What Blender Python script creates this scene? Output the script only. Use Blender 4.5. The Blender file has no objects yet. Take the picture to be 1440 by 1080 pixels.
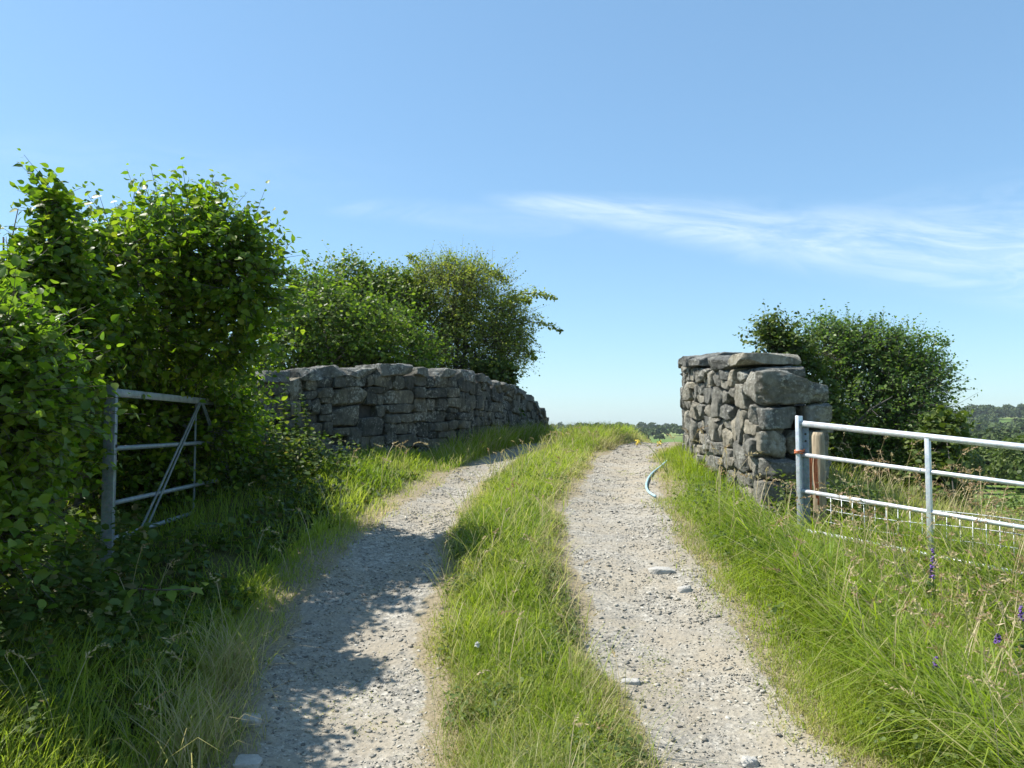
import bpy, math
import numpy as np
R = np.random.default_rng(11)
S = bpy.context.scene
COL = S.collection
CAMZ, F = 1.6, 1120.0
PITCH = math.atan(60/1120)

def at(px, py, Y):
    """world point at depth Y seen at pixel (px,py) of the 1440x1080 photograph (survey helper)"""
    cp, sp = math.cos(PITCH), math.sin(PITCH)
    u, v = (px-720)/F, (540-py)/F
    dx, dy, dz = u, cp - v*sp, sp + v*cp
    k = Y/dy
    return np.array([dx*k, Y, CAMZ+dz*k])

# ------------------------------------------------------------------ noise
def _h(i, j, k):
    n = (i*374761393 + j*668265263 + k*2147483647 + 1013904223) & 0xffffffff
    n = ((n ^ (n >> 13))*1274126177) & 0xffffffff
    n = ((n ^ (n >> 16))*2246822519) & 0xffffffff
    return ((n ^ (n >> 15)) & 0xffffff)/float(0xffffff)
def vnoise(p):
    p = np.asarray(p, float); i = np.floor(p).astype(np.int64); f = p-i; f = f*f*(3-2*f)
    x, y, z = i[..., 0], i[..., 1], i[..., 2]; fx, fy, fz = f[..., 0], f[..., 1], f[..., 2]
    r = 0
    for a in (0, 1):
        for b in (0, 1):
            for c in (0, 1):
                w = (fx if a else 1-fx)*(fy if b else 1-fy)*(fz if c else 1-fz)
                r = r + w*_h(x+a, y+b, z+c)
    return r*2-1
def n2(x, y, s, seed=0):
    x, y = np.broadcast_arrays(np.asarray(x, float), np.asarray(y, float))
    return vnoise(np.stack([x*s+seed*7.3, y*s+seed*3.1, np.full_like(x, seed*1.7+.5)], -1))
def sm(x, a=0., b=1.):
    t = np.clip((np.asarray(x, float)-a)/(b-a), 0, 1); return t*t*(3-2*t)
def unit(v): return v/np.maximum(np.linalg.norm(v, axis=-1, keepdims=True), 1e-9)

# ------------------------------------------------------------------ mesh helpers
def mk(name, V, quads=None, tris=None, mat=None, parent=None, attrs=None, smooth=False, loc=None):
    V = np.asarray(V, np.float32).reshape(-1, 3)
    if loc is not None: V = V-np.asarray(loc, np.float32)
    q = np.zeros((0, 4), np.int32) if quads is None else np.asarray(quads, np.int32).reshape(-1, 4)
    t = np.zeros((0, 3), np.int32) if tris is None else np.asarray(tris, np.int32).reshape(-1, 3)
    me = bpy.data.meshes.new(name)
    me.vertices.add(len(V)); me.vertices.foreach_set('co', V.ravel())
    nl = q.size+t.size
    me.loops.add(nl); me.loops.foreach_set('vertex_index', np.concatenate([q.ravel(), t.ravel()]))
    npoly = len(q)+len(t); me.polygons.add(npoly)
    st = np.concatenate([np.arange(len(q))*4, q.size+np.arange(len(t))*3]).astype(np.int32)
    me.polygons.foreach_set('loop_start', st)
    if smooth: me.polygons.foreach_set('use_smooth', np.ones(npoly, bool))
    for k, a in (attrs or {}).items():
        at_ = me.attributes.new(k, 'FLOAT', 'POINT'); at_.data.foreach_set('value', np.asarray(a, np.float32))
    me.update(calc_edges=True)
    if mat: me.materials.append(mat)
    o = bpy.data.objects.new(name, me); COL.objects.link(o)
    if parent: o.parent = parent
    if loc is not None: o.location = [float(c) for c in loc]
    return o
def empty(name, label, cat, loc=(0, 0, 0), group=None):
    o = bpy.data.objects.new(name, None); COL.objects.link(o); o.location = [float(c) for c in loc]
    o.empty_display_size = .2
    return tag(o, label, cat, group)
def tag(o, label=None, cat=None, group=None, kind=None):
    for k, v in (('label', label), ('category', cat), ('group', group), ('kind', kind)):
        if v: o[k] = v
    return o

class MB:
    """collects quads/tris in world coordinates"""
    def __init__(s): s.v, s.q, s.t, s.n = [], [], [], 0
    def add(s, v, q=None, t=None):
        v = np.asarray(v, float).reshape(-1, 3); s.v.append(v)
        if q is not None: s.q.append(np.asarray(q).reshape(-1, 4)+s.n)
        if t is not None: s.t.append(np.asarray(t).reshape(-1, 3)+s.n)
        s.n += len(v)
    def tube(s, P, r, k=8, cap=True):
        P = np.asarray(P, float); n = len(P); r = np.broadcast_to(np.asarray(r, float), (n,))
        T = unit(np.gradient(P, axis=0)); ref = np.array([0, 0, 1.]) if abs(T[0, 2]) < .9 else np.array([1., 0, 0])
        A = unit(np.cross(T, ref)); B = np.cross(T, A)
        an = np.arange(k)*2*math.pi/k
        ring = P[:, None]+r[:, None, None]*(np.cos(an)[None, :, None]*A[:, None]+np.sin(an)[None, :, None]*B[:, None])
        v = ring.reshape(-1, 3); q = []
        for i in range(n-1):
            for j in range(k):
                q.append((i*k+j, i*k+(j+1) % k, (i+1)*k+(j+1) % k, (i+1)*k+j))
        t = []
        if cap:
            v = np.vstack([v, P[0], P[-1]]); c0, c1 = n*k, n*k+1
            for j in range(k):
                t.append((c0, (j+1) % k, j)); t.append((c1, (n-1)*k+j, (n-1)*k+(j+1) % k))
        s.add(v, q, t if t else None)
    def box(s, c, ax, h):
        """bevelled box: centre, 3 axes, half sizes"""
        ax = np.asarray(ax, float); h = np.asarray(h, float); b = min(h)*.18
        v, q, t = rbox(2, h, b); s.add(np.asarray(c)+v@ax, q)
    def build(s, name, mat, parent=None, smooth=False, attrs=None, loc=None):
        V = np.vstack(s.v); q = np.vstack(s.q) if s.q else None; t = np.vstack(s.t) if s.t else None
        if parent is not None and loc is None:
            V = V-np.array(parent_loc(parent))
        return mk(name, V, q, t, mat, parent, attrs, smooth, loc)
def parent_loc(o):
    p = np.zeros(3)
    while o is not None: p = p+np.array(o.location); o = o.parent
    return p

_cube = {}
def cubegrid(n):
    if n in _cube: return _cube[n]
    key, V, Q = {}, [], []
    def vid(a):
        if a not in key: key[a] = len(V); V.append([c*2/n-1 for c in a])
        return key[a]
    for d in range(3):
        for sgn in (0, n):
            for i in range(n):
                for j in range(n):
                    def pt(u, w):
                        a = [0, 0, 0]; a[d] = sgn; a[(d+1) % 3] = u; a[(d+2) % 3] = w; return tuple(a)
                    f = [vid(pt(i, j)), vid(pt(i+1, j)), vid(pt(i+1, j+1)), vid(pt(i, j+1))]
                    Q.append(f if sgn else f[::-1])
    _cube[n] = (np.array(V), np.array(Q)); return _cube[n]
def rbox(n, h, r):
    V, Q = cubegrid(max(n, 2)); h = np.asarray(h, float)
    if n <= 2:   # crisp bevel: use a 4-grid snapped to the edges
        V, Q = cubegrid(3); V = np.sign(V)*np.where(np.abs(V) > .9, 1, 0)*h + np.where(np.abs(V) < .9, np.sign(V)*(h-r), 0)
        cnt = (np.abs(np.abs(V)-h) < 1e-9).sum(1)
        c = np.clip(V, -(h-r), h-r); d = V-c; V = c+r*unit(d)*(np.linalg.norm(d, axis=1, keepdims=True) > 1e-9)
        return V, Q, None
    P = V*h; c = np.clip(P, -(h-r), h-r); d = P-c
    return c+r*unit(d)*(np.linalg.norm(d, axis=1, keepdims=True) > 1e-9), Q, None
def stone_local(h, seed, n=7, round_=.3, rough=.12, chip=.5):
    """rough quarried block around the origin"""
    h = np.asarray(h, float); r = min(h)*round_
    V, Q, _ = rbox(n, h, r)
    m = min(h)
    # skew the outline so that no two blocks share a rectangle
    rr = np.random.default_rng(seed)
    u = V/h
    V = V+np.stack([u[:, 1]*u[:, 2]*rr.normal(0, .1)*h[0], u[:, 0]*u[:, 2]*rr.normal(0, .1)*h[1], u[:, 0]*rr.normal(0, .12)*h[2]+u[:, 0]*u[:, 1]*rr.normal(0, .07)*h[2]], 1)
    # split faces: shear corners and edges off along random planes
    for _ in range(26):
        nn = rr.normal(0, 1, 3)/h**.45; nn = nn/np.linalg.norm(nn)
        sup = (np.abs(nn)*h).sum(); lim = sup*(1-rr.random()**1.6*.3*(rough/.12)**.5*1.0)
        dd = V@nn-lim; V = V-nn*np.maximum(dd, 0)[:, None]*.97
    N = unit(V/h); o = seed*1.37; s1 = 1.3/m
    d = vnoise(V*s1*.7+o)*.35+vnoise(V*s1*1.9+o+9)*.3+vnoise(V*s1*5+o+20)*.42-np.abs(vnoise(V*s1*1.7+o+40))**.6*chip*.6+np.round(vnoise(V*s1*np.array([1.2, 1.2, .8])+o+60)*2.4)/2.4*.75
    return V+N*(d*m*rough*.62)[:, None], Q

# ------------------------------------------------------------------ materials
def nt(name):
    m = bpy.data.materials.new(name); m.use_nodes = True
    t = m.node_tree; t.nodes.clear(); return m, t
class NT:
    def __init__(s, t): s.t = t
    def n(s, typ, **kw):
        nd = s.t.nodes.new(typ)
        for k, v in kw.items():
            if k == 'ins':
                for a, b in v.items():
                    if hasattr(b, 'is_linked') or isinstance(b, bpy.types.NodeSocket): s.t.links.new(b, nd.inputs[a])
                    else: nd.inputs[a].default_value = b
            else: setattr(nd, k, v)
        return nd
    def noise(s, vec, scale, detail=4, rough=.6):
        return s.n('ShaderNodeTexNoise', ins={'Vector': vec, 'Scale': scale, 'Detail': detail, 'Roughness': rough}).outputs['Fac']
    def ramp(s, fac, stops, interp='LINEAR'):
        nd = s.n('ShaderNodeValToRGB', ins={'Fac': fac}); cr = nd.color_ramp; cr.interpolation = interp
        while len(cr.elements) < len(stops): cr.elements.new(.5)
        for e, (p, c) in zip(cr.elements, stops):
            e.position = p; e.color = (*c, 1) if len(c) == 3 else c
        return nd.outputs['Color']
    def mix(s, fac, a, b, blend='MIX'):
        nd = s.n('ShaderNodeMix', data_type='RGBA', blend_type=blend)
        for i, v in ((0, fac), (6, a), (7, b)):
            sock = nd.inputs[i]
            if isinstance(v, bpy.types.NodeSocket): s.t.links.new(v, sock)
            elif isinstance(v, (int, float)): sock.default_value = v if i == 0 else (v, v, v, 1)
            else: sock.default_value = (*v, 1)
        return nd.outputs[2]
    def math(s, op, a, b=0., c=None, clamp=False):
        nd = s.n('ShaderNodeMath', operation=op, use_clamp=clamp)
        for i, v in enumerate((a, b, c)):
            if v is None: continue
            if isinstance(v, bpy.types.NodeSocket): s.t.links.new(v, nd.inputs[i])
            else: nd.inputs[i].default_value = v
        return nd.outputs[0]
    def sstep(s, x, a, b):
        nd = s.n('ShaderNodeMapRange', interpolation_type='SMOOTHSTEP', ins={'Value': x, 'From Min': a, 'From Max': b})
        return nd.outputs[0]
    def bump(s, h, strength, dist, prev=None):
        i = {'Height': h, 'Strength': strength, 'Distance': dist}
        if prev is not None: i['Normal'] = prev
        return s.n('ShaderNodeBump', ins=i).outputs[0]
    def out(s, sh): s.n('ShaderNodeOutputMaterial', ins={'Surface': sh})
    def pos(s): return s.n('ShaderNodeNewGeometry').outputs['Position']
    def rnd(s): return s.n('ShaderNodeNewGeometry').outputs['Random Per Island']
    def attr(s, a): return s.n('ShaderNodeAttribute', attribute_name=a).outputs['Fac']

def leaf_mat(name, stops, trans=.4, tcol=(1.9, 2.1, .8), rough=.42, spec=.32, patch=.6):
    m, t = nt(name); g = NT(t)
    c = g.ramp(g.rnd(), stops)
    nz = g.noise(g.pos(), patch, 2)
    c = g.mix(.55, c, g.ramp(nz, [(.3, (.62, .62, .6)), (.7, (1.3, 1.25, 1.1))]), 'MULTIPLY')
    p = g.n('ShaderNodeBsdfPrincipled', ins={'Base Color': c, 'Roughness': rough, 'Specular IOR Level': spec})
    tc = g.mix(1., c, tcol, 'MULTIPLY')
    tr = g.n('ShaderNodeBsdfTranslucent', ins={'Color': tc})
    g.out(g.n('ShaderNodeMixShader', ins={0: trans, 1: p.outputs[0], 2: tr.outputs[0]}).outputs[0]); return m
def simple(name, c1, c2, scale=20, rough=.7, metal=0., bump=.2, spec=.5, bd=.01):
    m, t = nt(name); g = NT(t); P = g.pos(); nz = g.noise(P, scale, 6)
    c = g.ramp(nz, [(.3, c1), (.7, c2)])
    p = g.n('ShaderNodeBsdfPrincipled', ins={'Base Color': c, 'Roughness': rough, 'Metallic': metal, 'Specular IOR Level': spec,
            'Normal': g.bump(g.noise(P, scale*3, 4), bump, bd)})
    g.out(p.outputs[0]); return m

M = {}
M['hazel'] = leaf_mat('hazel_leaf', [(0, (.06, .115, .014)), (.45, (.12, .19, .02)), (.8, (.175, .24, .028)), (1, (.25, .27, .045))], .48, (1.65, 1.95, .6), .38)
M['hazel_near'] = leaf_mat('hazel_leaf_near', [(0, (.065, .12, .015)), (.5, (.125, .19, .022)), (1, (.2, .25, .045))], .48, (1.6, 2., .65), .38)
M['hawthorn'] = leaf_mat('hawthorn_leaf', [(0, (.07, .12, .022)), (.5, (.12, .185, .033)), (1, (.18, .23, .055))], .42, (1.6, 1.7, .7), .45)
M['olive'] = leaf_mat('olive_thorn_leaf', [(0, (.115, .165, .03)), (.5, (.19, .25, .046)), (1, (.28, .31, .08))], .46, (1.6, 1.6, .7), .5)
M['darkthorn'] = leaf_mat('dark_thorn_leaf', [(0, (.06, .115, .026)), (.5, (.11, .18, .042)), (1, (.17, .24, .065))], .42, (1.6, 1.8, .8), .42)
M['scrub'] = leaf_mat('scrub_leaf', [(0, (.05, .085, .018)), (.5, (.085, .13, .026)), (1, (.13, .17, .04))], .3, (1.5, 1.6, .7), .55)
M['farwood'] = leaf_mat('far_leaf', [(0, (.035, .065, .018)), (.5, (.055, .09, .022)), (1, (.08, .115, .03))], .15, (1.4, 1.5, .8), .7, .3, .02)
M['nettle'] = leaf_mat('nettle_leaf', [(0, (.045, .08, .016)), (.55, (.075, .125, .026)), (.85, (.11, .15, .04)), (1, (.16, .13, .06))], .35, (1.7, 1.8, .7), .55)
M['hazel_back'] = leaf_mat('hazel_leaf_far', [(0, (.065, .115, .018)), (.5, (.115, .18, .028)), (1, (.19, .24, .05))], .45, (1.6, 1.85, .7), .42)
M['bark'] = simple('bark', (.05, .042, .033), (.13, .115, .095), 18, .9, bump=.6)
M['wood'] = None

def grass_mat(name, g1, g2, dryc, trans=.4):
    m, t = nt(name); g = NT(t)
    tint, dry = g.attr('tint'), g.attr('dry')
    c = g.ramp(tint, [(0, g1), (1, g2)])
    c = g.mix(dry, c, g.ramp(tint, [(0, tuple(x*.7 for x in dryc)), (1, dryc)]))
    p = g.n('ShaderNodeBsdfPrincipled', ins={'Base Color': c, 'Roughness': .5, 'Specular IOR Level': .35})
    tr = g.n('ShaderNodeBsdfTranslucent', ins={'Color': g.mix(1., c, g.mix(dry, (1.45, 1.5, .7), (1.15, 1.15, 1.1)), 'MULTIPLY')})
    g.out(g.n('ShaderNodeMixShader', ins={0: trans, 1: p.outputs[0], 2: tr.outputs[0]}).outputs[0]); return m
M['grass'] = grass_mat('grass_blade', (.15, .235, .018), (.32, .385, .055), (.58, .49, .28), .5)
M['seed'] = grass_mat('seed_head', (.28, .17, .11), (.42, .33, .18), (.5, .42, .24), .3)

def stone_mat(name, dark, mid, pale, lichen=.5):
    m, t = nt(name); g = NT(t); P = g.pos()
    tone = g.ramp(g.rnd(), [(0, (.58, .6, .62)), (.5, (1, .98, .93)), (1, (1.38, 1.28, 1.1))])
    st = g.n('ShaderNodeMapping', ins={'Vector': P, 'Scale': (9, 9, 2.2)}).outputs[0]
    c = g.ramp(g.math('ADD', g.math('MULTIPLY', g.noise(P, 6, 9, .72), .62), g.math('MULTIPLY', g.noise(st, 1.6, 7, .7), .38)), [(.36, dark), (.5, mid), (.66, pale)])
    c = g.mix(1., c, tone, 'MULTIPLY')
    sp = g.sstep(g.math('ADD', g.math('MULTIPLY', g.noise(P, 24, 6, .7), .65), g.math('MULTIPLY', g.noise(P, 2.3, 3), .4)), .56, .62)
    c = g.mix(g.math('MULTIPLY', sp, lichen), c, (.5, .5, .44))
    gr = g.sstep(g.noise(P, 3.1, 5, .6), .56, .72)
    c = g.mix(g.math('MULTIPLY', gr, .3), c, (.12, .125, .06))
    dk = g.sstep(g.noise(P, 9, 7, .7), .6, .72)
    c = g.mix(g.math('MULTIPLY', dk, .6), c, (.035, .036, .035))
    wv = g.n('ShaderNodeVectorMath', operation='ADD', ins={0: P, 1: g.n('ShaderNodeVectorMath', operation='SCALE', ins={0: g.n('ShaderNodeTexNoise', ins={'Vector': P, 'Scale': 9., 'Detail': 5.}).outputs['Color'], 'Scale': .12}).outputs[0]}).outputs[0]
    chipv = g.n('ShaderNodeSeparateColor', ins={'Color': g.n('ShaderNodeTexVoronoi', ins={'Vector': wv, 'Scale': 13.}).outputs['Color']}).outputs[0]
    b = g.bump(chipv, .55, .03)
    b = g.bump(g.noise(P, 11, 10, .75), 1., .09, b)
    b = g.bump(g.noise(P, 45, 8, .75), .9, .018, b)
    p = g.n('ShaderNodeBsdfPrincipled', ins={'Base Color': c, 'Roughness': .9, 'Specular IOR Level': .25, 'Normal': b})
    g.out(p.outputs[0]); return m
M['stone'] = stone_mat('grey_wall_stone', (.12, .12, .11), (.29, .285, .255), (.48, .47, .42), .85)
M['stone_left'] = stone_mat('shaded_wall_stone', (.062, .064, .057), (.14, .139, .122), (.27, .262, .222), .6)  # darker copy of the wall stone, the left wall's shade put into its colour
M['coping'] = stone_mat('coping_stone', (.14, .14, .128), (.31, .305, .27), (.5, .485, .42), .85)
M['core'] = simple('earth_core', (.03, .028, .024), (.07, .064, .055), 14, 1., bump=.8)

def galv(name, lo, hi, metal=.75):
    m, t = nt(name); g = NT(t); P = g.pos()
    c = g.ramp(g.noise(P, 18, 6, .65), [(.3, lo), (.7, hi)])
    vor = g.n('ShaderNodeTexVoronoi', ins={'Vector': P, 'Scale': 90.}).outputs['Color']
    c = g.mix(.12, c, vor, 'OVERLAY')
    ru = g.sstep(g.noise(P, 30, 6, .7), .66, .74)
    c = g.mix(g.math('MULTIPLY', ru, .4), c, (.16, .12, .09))
    r = g.ramp(g.noise(P, 25, 4), [(.3, (.38,)*3), (.7, (.6,)*3)])
    p = g.n('ShaderNodeBsdfPrincipled', ins={'Base Color': c, 'Roughness': r, 'Metallic': metal, 'Normal': g.bump(g.noise(P, 60, 4), .15, .003)})
    g.out(p.outputs[0]); return m
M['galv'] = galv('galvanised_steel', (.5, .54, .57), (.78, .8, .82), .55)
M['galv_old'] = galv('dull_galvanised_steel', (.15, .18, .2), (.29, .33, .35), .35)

def wood_mat():
    m, t = nt('weathered_post_wood'); g = NT(t); P = g.pos()
    mp = g.n('ShaderNodeMapping', ins={'Vector': P, 'Scale': (40, 40, 3)}).outputs[0]
    nz = g.noise(mp, 1.5, 6, .6)
    c = g.ramp(nz, [(.3, (.17, .13, .085)), (.55, (.36, .29, .19)), (.75, (.5, .43, .31))])
    c = g.mix(g.sstep(g.noise(P, 7, 4), .5, .7), c, (.2, .19, .15))
    p = g.n('ShaderNodeBsdfPrincipled', ins={'Base Color': c, 'Roughness': .85, 'Normal': g.bump(nz, .7, .01)})
    g.out(p.outputs[0]); return m
M['wood'] = wood_mat()
M['twine'] = simple('orange_twine', (.42, .11, .045), (.65, .22, .1), 60, .8)
M['pipe'] = simple('pale_blue_plastic', (.24, .43, .5), (.42, .6, .64), 22, .45, bump=.05)
M['purple'] = simple('purple_petal', (.1, .05, .22), (.2, .1, .36), 50, .7)
M['yellow'] = simple('yellow_petal', (.55, .42, .03), (.7, .55, .06), 50, .7)
M['white'] = simple('white_petal', (.7, .7, .66), (.8, .8, .78), 50, .7)

def gravel_mat(stones):
    m, t = nt('loose_gravel' if stones else 'gravel_bed'); g = NT(t); P = g.pos()
    stops = [(0, (.13, .128, .12)), (.25, (.225, .213, .183)), (.6, (.3, .278, .23)), (.85, (.385, .357, .297)), (1, (.5, .478, .42))]
    if stones:
        c = g.ramp(g.rnd(), stops); c = g.mix(.4, c, g.ramp(g.noise(P, 90, 5), [(.3, (.75,)*3), (.7, (1.2,)*3)]), 'MULTIPLY')
        b = g.bump(g.noise(P, 140, 5), .5, .004)
    else:
        v1 = g.n('ShaderNodeTexVoronoi', ins={'Vector': P, 'Scale': 34., 'Randomness': 1.})
        v2 = g.n('ShaderNodeTexVoronoi', ins={'Vector': P, 'Scale': 95.})
        c = g.mix(.45, g.ramp(g.n('ShaderNodeSeparateColor', ins={'Color': v1.outputs['Color']}).outputs[0], stops),
                  g.ramp(g.n('ShaderNodeSeparateColor', ins={'Color': v2.outputs['Color']}).outputs[0], stops))
        sand = g.ramp(g.noise(P, 40, 8, .75), [(.25, (.19, .165, .125)), (.5, (.305, .27, .208)), (.8, (.4, .36, .285))])
        c = g.mix(g.sstep(g.noise(P, 2.2, 6, .65), .37, .62), sand, c)
        c = g.mix(.45, c, g.ramp(g.noise(P, .9, 4), [(.3, (.8, .8, .82)), (.7, (1.15, 1.12, 1.06))]), 'MULTIPLY')
        # dry earth and thatch where the wheels do not run
        e = g.math('ADD', g.attr('soil'), g.math('MULTIPLY', g.math('SUBTRACT', g.noise(P, 7, 8, .72), .5), 2.0))
        th = g.ramp(g.noise(P, 55, 8, .75), [(.25, (.1, .085, .052)), (.5, (.245, .205, .135)), (.75, (.36, .305, .2))])
        c = g.mix(g.sstep(e, .3, .7), c, th)
        b = g.bump(v1.outputs['Distance'], .4, .015); b = g.bump(g.noise(P, 60, 8, .7), .6, .01, b)
    p = g.n('ShaderNodeBsdfPrincipled', ins={'Base Color': c, 'Roughness': .92, 'Specular IOR Level': .2, 'Normal': b})
    g.out(p.outputs[0]); return m
M['loose'] = simple('pale_loose_stone', (.3, .29, .265), (.46, .44, .395), 25, .9, bump=.6, bd=.02)
M['gravel_bed'], M['gravel'] = gravel_mat(False), gravel_mat(True)

def ground_mat():
    m, t = nt('field_ground'); g = NT(t); P = g.pos()
    near = g.ramp(g.noise(P, 30, 8, .7), [(.3, (.045, .05, .02)), (.55, (.1, .1, .035)), (.75, (.2, .16, .08))])
    cell = g.n('ShaderNodeTexVoronoi', ins={'Vector': g.n('ShaderNodeMapping', ins={'Vector': P, 'Scale': (.006, .0035, 0)}).outputs[0], 'Scale': 1.}).outputs['Color']
    fld = g.ramp(g.n('ShaderNodeSeparateColor', ins={'Color': cell}).outputs[0],
                 [(0, (.075, .13, .025)), (.35, (.11, .18, .035)), (.6, (.15, .21, .05)), (.85, (.2, .23, .08)), (1, (.09, .14, .03))])
    fld = g.mix(.5, fld, g.ramp(g.noise(P, .05, 6), [(.3, (.7,)*3), (.7, (1.25,)*3)]), 'MULTIPLY')
    c = g.mix(g.attr('far'), near, fld)
    p = g.n('ShaderNodeBsdfPrincipled', ins={'Base Color': c, 'Roughness': .95, 'Specular IOR Level': .15,
            'Normal': g.bump(g.noise(P, 25, 8, .7), .6, .05)})
    g.out(p.outputs[0]); return m
M['ground'] = ground_mat()

# ------------------------------------------------------------------ terrain
def tab(rows):
    a = np.array(rows, float); return lambda y: np.interp(y, a[:, 0], a[:, 1])
hY = tab([(-300, -6), (-30, -.5), (-8, -.08), (0, 0), (2.6, 0), (3.73, .03), (4.3, .1), (5, .22), (5.9, .42), (6.7, .57), (8, .72), (9.56, .85), (11, .96), (13.6, 1.1), (15, 1.17), (16.5, 1.22), (18, 1.235), (19.5, 1.21), (21, 1.14), (24, .9), (30, .25), (40, -1.), (60, -3), (3000, -3)])
TR = np.array([(-40, -.9, -.1, .8, 1.7), (0, -1.22, -.36, .58, 1.5), (3.73, -1.30, -.35, .65, 1.57), (5, -1.55, -.52, .49, 1.52), (6.7, -1.36, -.57, .38, 1.48), (8, -1.24, -.52, .52, 1.55),
               (9.56, -1.05, -.42, .75, 1.78), (11.5, -.75, -.1, 1.08, 2.05), (13.6, -.36, .3, 1.5, 2.5), (16, .1, .8, 2.1, 3.1), (18, .62, 1.3, 2.65, 3.62), (20, 1.2, 1.9, 3.25, 4.2), (25, 3., 3.7, 5., 6.), (40, 10, 11, 12, 13)])
def edges(y):
    return [np.interp(y, TR[:, 0], TR[:, i]) for i in (1, 2, 3, 4)]
def smooth_tab(y, f, w=.45):
    return (f(y-w)+2*f(y)+f(y+w))/4
profR = tab([(0, -1.5), (40, -2.5), (100, -6), (250, -11), (400, -11), (700, -5), (1000, 4), (1400, 14), (2000, 19), (3000, 22)])
def far_z(x, y):
    r = np.hypot(x, y); p = profR(r)
    az = np.where(y > 1, x/np.maximum(y, 1), 3.*np.sign(x))
    f = .34+.66*sm(az, .22, .56)
    rise = np.maximum(p+11, 0)*sm(r, 300, 600)
    z = np.where(r < 300, p, -11+rise*f)
    z = np.where((r >= 300) & (r < 600), (p*(1-sm(r, 300, 600))+(-11+np.maximum(p+11, 0)*f)*sm(r, 300, 600)), z)
    z = z+sm(r, 60, 300)*(n2(x, y, .008, 3)*1.6)+sm(r, 500, 900)*n2(x, y, .0022, 5)*4
    return np.where(y < 0, np.maximum(z, -2), z)
def gz(x, y, lower=False):
    x = np.asarray(x, float); y = np.asarray(y, float)
    a, b, c, d = edges(y); h = smooth_tab(y, hY)
    uL, uR = a-x, x-d
    z = h+0.
    # left bank, then the embankment side beyond the parapet
    z = z+(.26-.13*sm(y, 8, 10.5))*sm(uL, .05, 1.3)*sm(y, -2, 3)*(1-.62*sm(y, 4.2, 5.4)*(1-sm(y, 8, 9.5)))+.1*sm(uL, 1.2, 3.)*(1-.9*sm(y, 4.2, 5.4)*(1-sm(y, 8, 9.5)))
    z = z-3.*sm(y, 10.2, 13.5)*sm(uL, 1.3, 5.5)
    # right bank
    z = z-.33*sm(uR, .35, 1.7)-.5*sm(uR, 2., 5.5)-2.2*sm(uR, 1.9, 7)*sm(y, 7.5, 13.)-1.2*sm(uR, 4, 12)
    mid = (b+c)/2; hw = (c-b)/2
    z = z+.05*(1-sm(np.abs(x-mid)/np.maximum(hw, .1), .3, 1.2))
    for e0, e1 in ((a, b), (c, d)):
        z = z-.035*(1-sm(np.abs(x-(e0+e1)/2)/np.maximum((e1-e0)/2, .1), 0., 1.))
    z = z+.018*n2(x, y, 1.3, 1)+.008*n2(x, y, 4, 2)
    off = np.maximum(np.maximum(uL, uR), 0)
    z = z+.05*n2(x, y, .8, 4)*sm(off, .3, 1.2)
    w = np.maximum(sm(y, 24, 60), np.maximum(sm(np.abs(x), 12, 40), sm(-y, 20, 60)))
    z = z*(1-w)+far_z(x, y)*w
    if lower:
        inside = np.minimum(x-(a-.45), (d+.45)-x)
        z = z-.06*sm(inside, .04, .25)*(y < 27)*(y > -4)
    return z
def axis_pts(lo, hi, step, far, g=1.14):
    p = list(np.arange(lo, hi, step)); s = step; q = p[-1]
    while q < far: s *= g; q += s; p.append(q)
    s = step; q = lo; neg = []
    while q > -far: s *= g; q -= s; neg.append(q)
    return np.array(neg[::-1]+p)
gx = axis_pts(-6.5, 8, .1, 2600)
gy = np.array([v for v in axis_pts(-4, 24, .1, 3000) if v > -320])
X, Y = np.meshgrid(gx, gy); Z = gz(X, Y, True)
ny, nx = X.shape
idx = np.arange(ny*nx).reshape(ny, nx)
Q = np.stack([idx[:-1, :-1], idx[:-1, 1:], idx[1:, 1:], idx[1:, :-1]], -1).reshape(-1, 4)
far_attr = sm(np.hypot(X, Y), 14, 40)
tag(mk('ground', np.stack([X, Y, Z], -1), Q, None, M['ground'], attrs={'far': far_attr.ravel()}, smooth=True), kind='structure')
# gravel track sheet
ys = np.arange(-3.5, 26, .06); us = np.linspace(0, 1, 75)
ea, eb, ec, ed = edges(ys)
XX = (ea-.42)[:, None]+us[None]*((ed+.42)-(ea-.42))[:, None]; YY = np.repeat(ys[:, None], len(us), 1)
wob = .13*n2(XX, YY, 1.6, 8)+.07*n2(XX, YY, 5, 9)
def soil_mask(x, y):
    a, b, c, d = edges(y); w = .12*n2(x, y, 1.6, 8)+.06*n2(x, y, 5, 9)
    dl = np.minimum(x-a, b-x); dr = np.minimum(x-c, d-x)
    return 1-sm(np.maximum(dl, dr)+w, -.07, .16)
ZZ = gz(XX, YY)+.006+.004*n2(XX, YY, 14, 6)
ny, nx = XX.shape; idx = np.arange(ny*nx).reshape(ny, nx)
Q = np.stack([idx[:-1, :-1], idx[:-1, 1:], idx[1:, 1:], idx[1:, :-1]], -1).reshape(-1, 4)
tag(mk('track', np.stack([XX, YY, ZZ], -1), Q, None, M['gravel_bed'], attrs={'soil': soil_mask(XX, YY).ravel()}, smooth=True), kind='structure')

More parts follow.
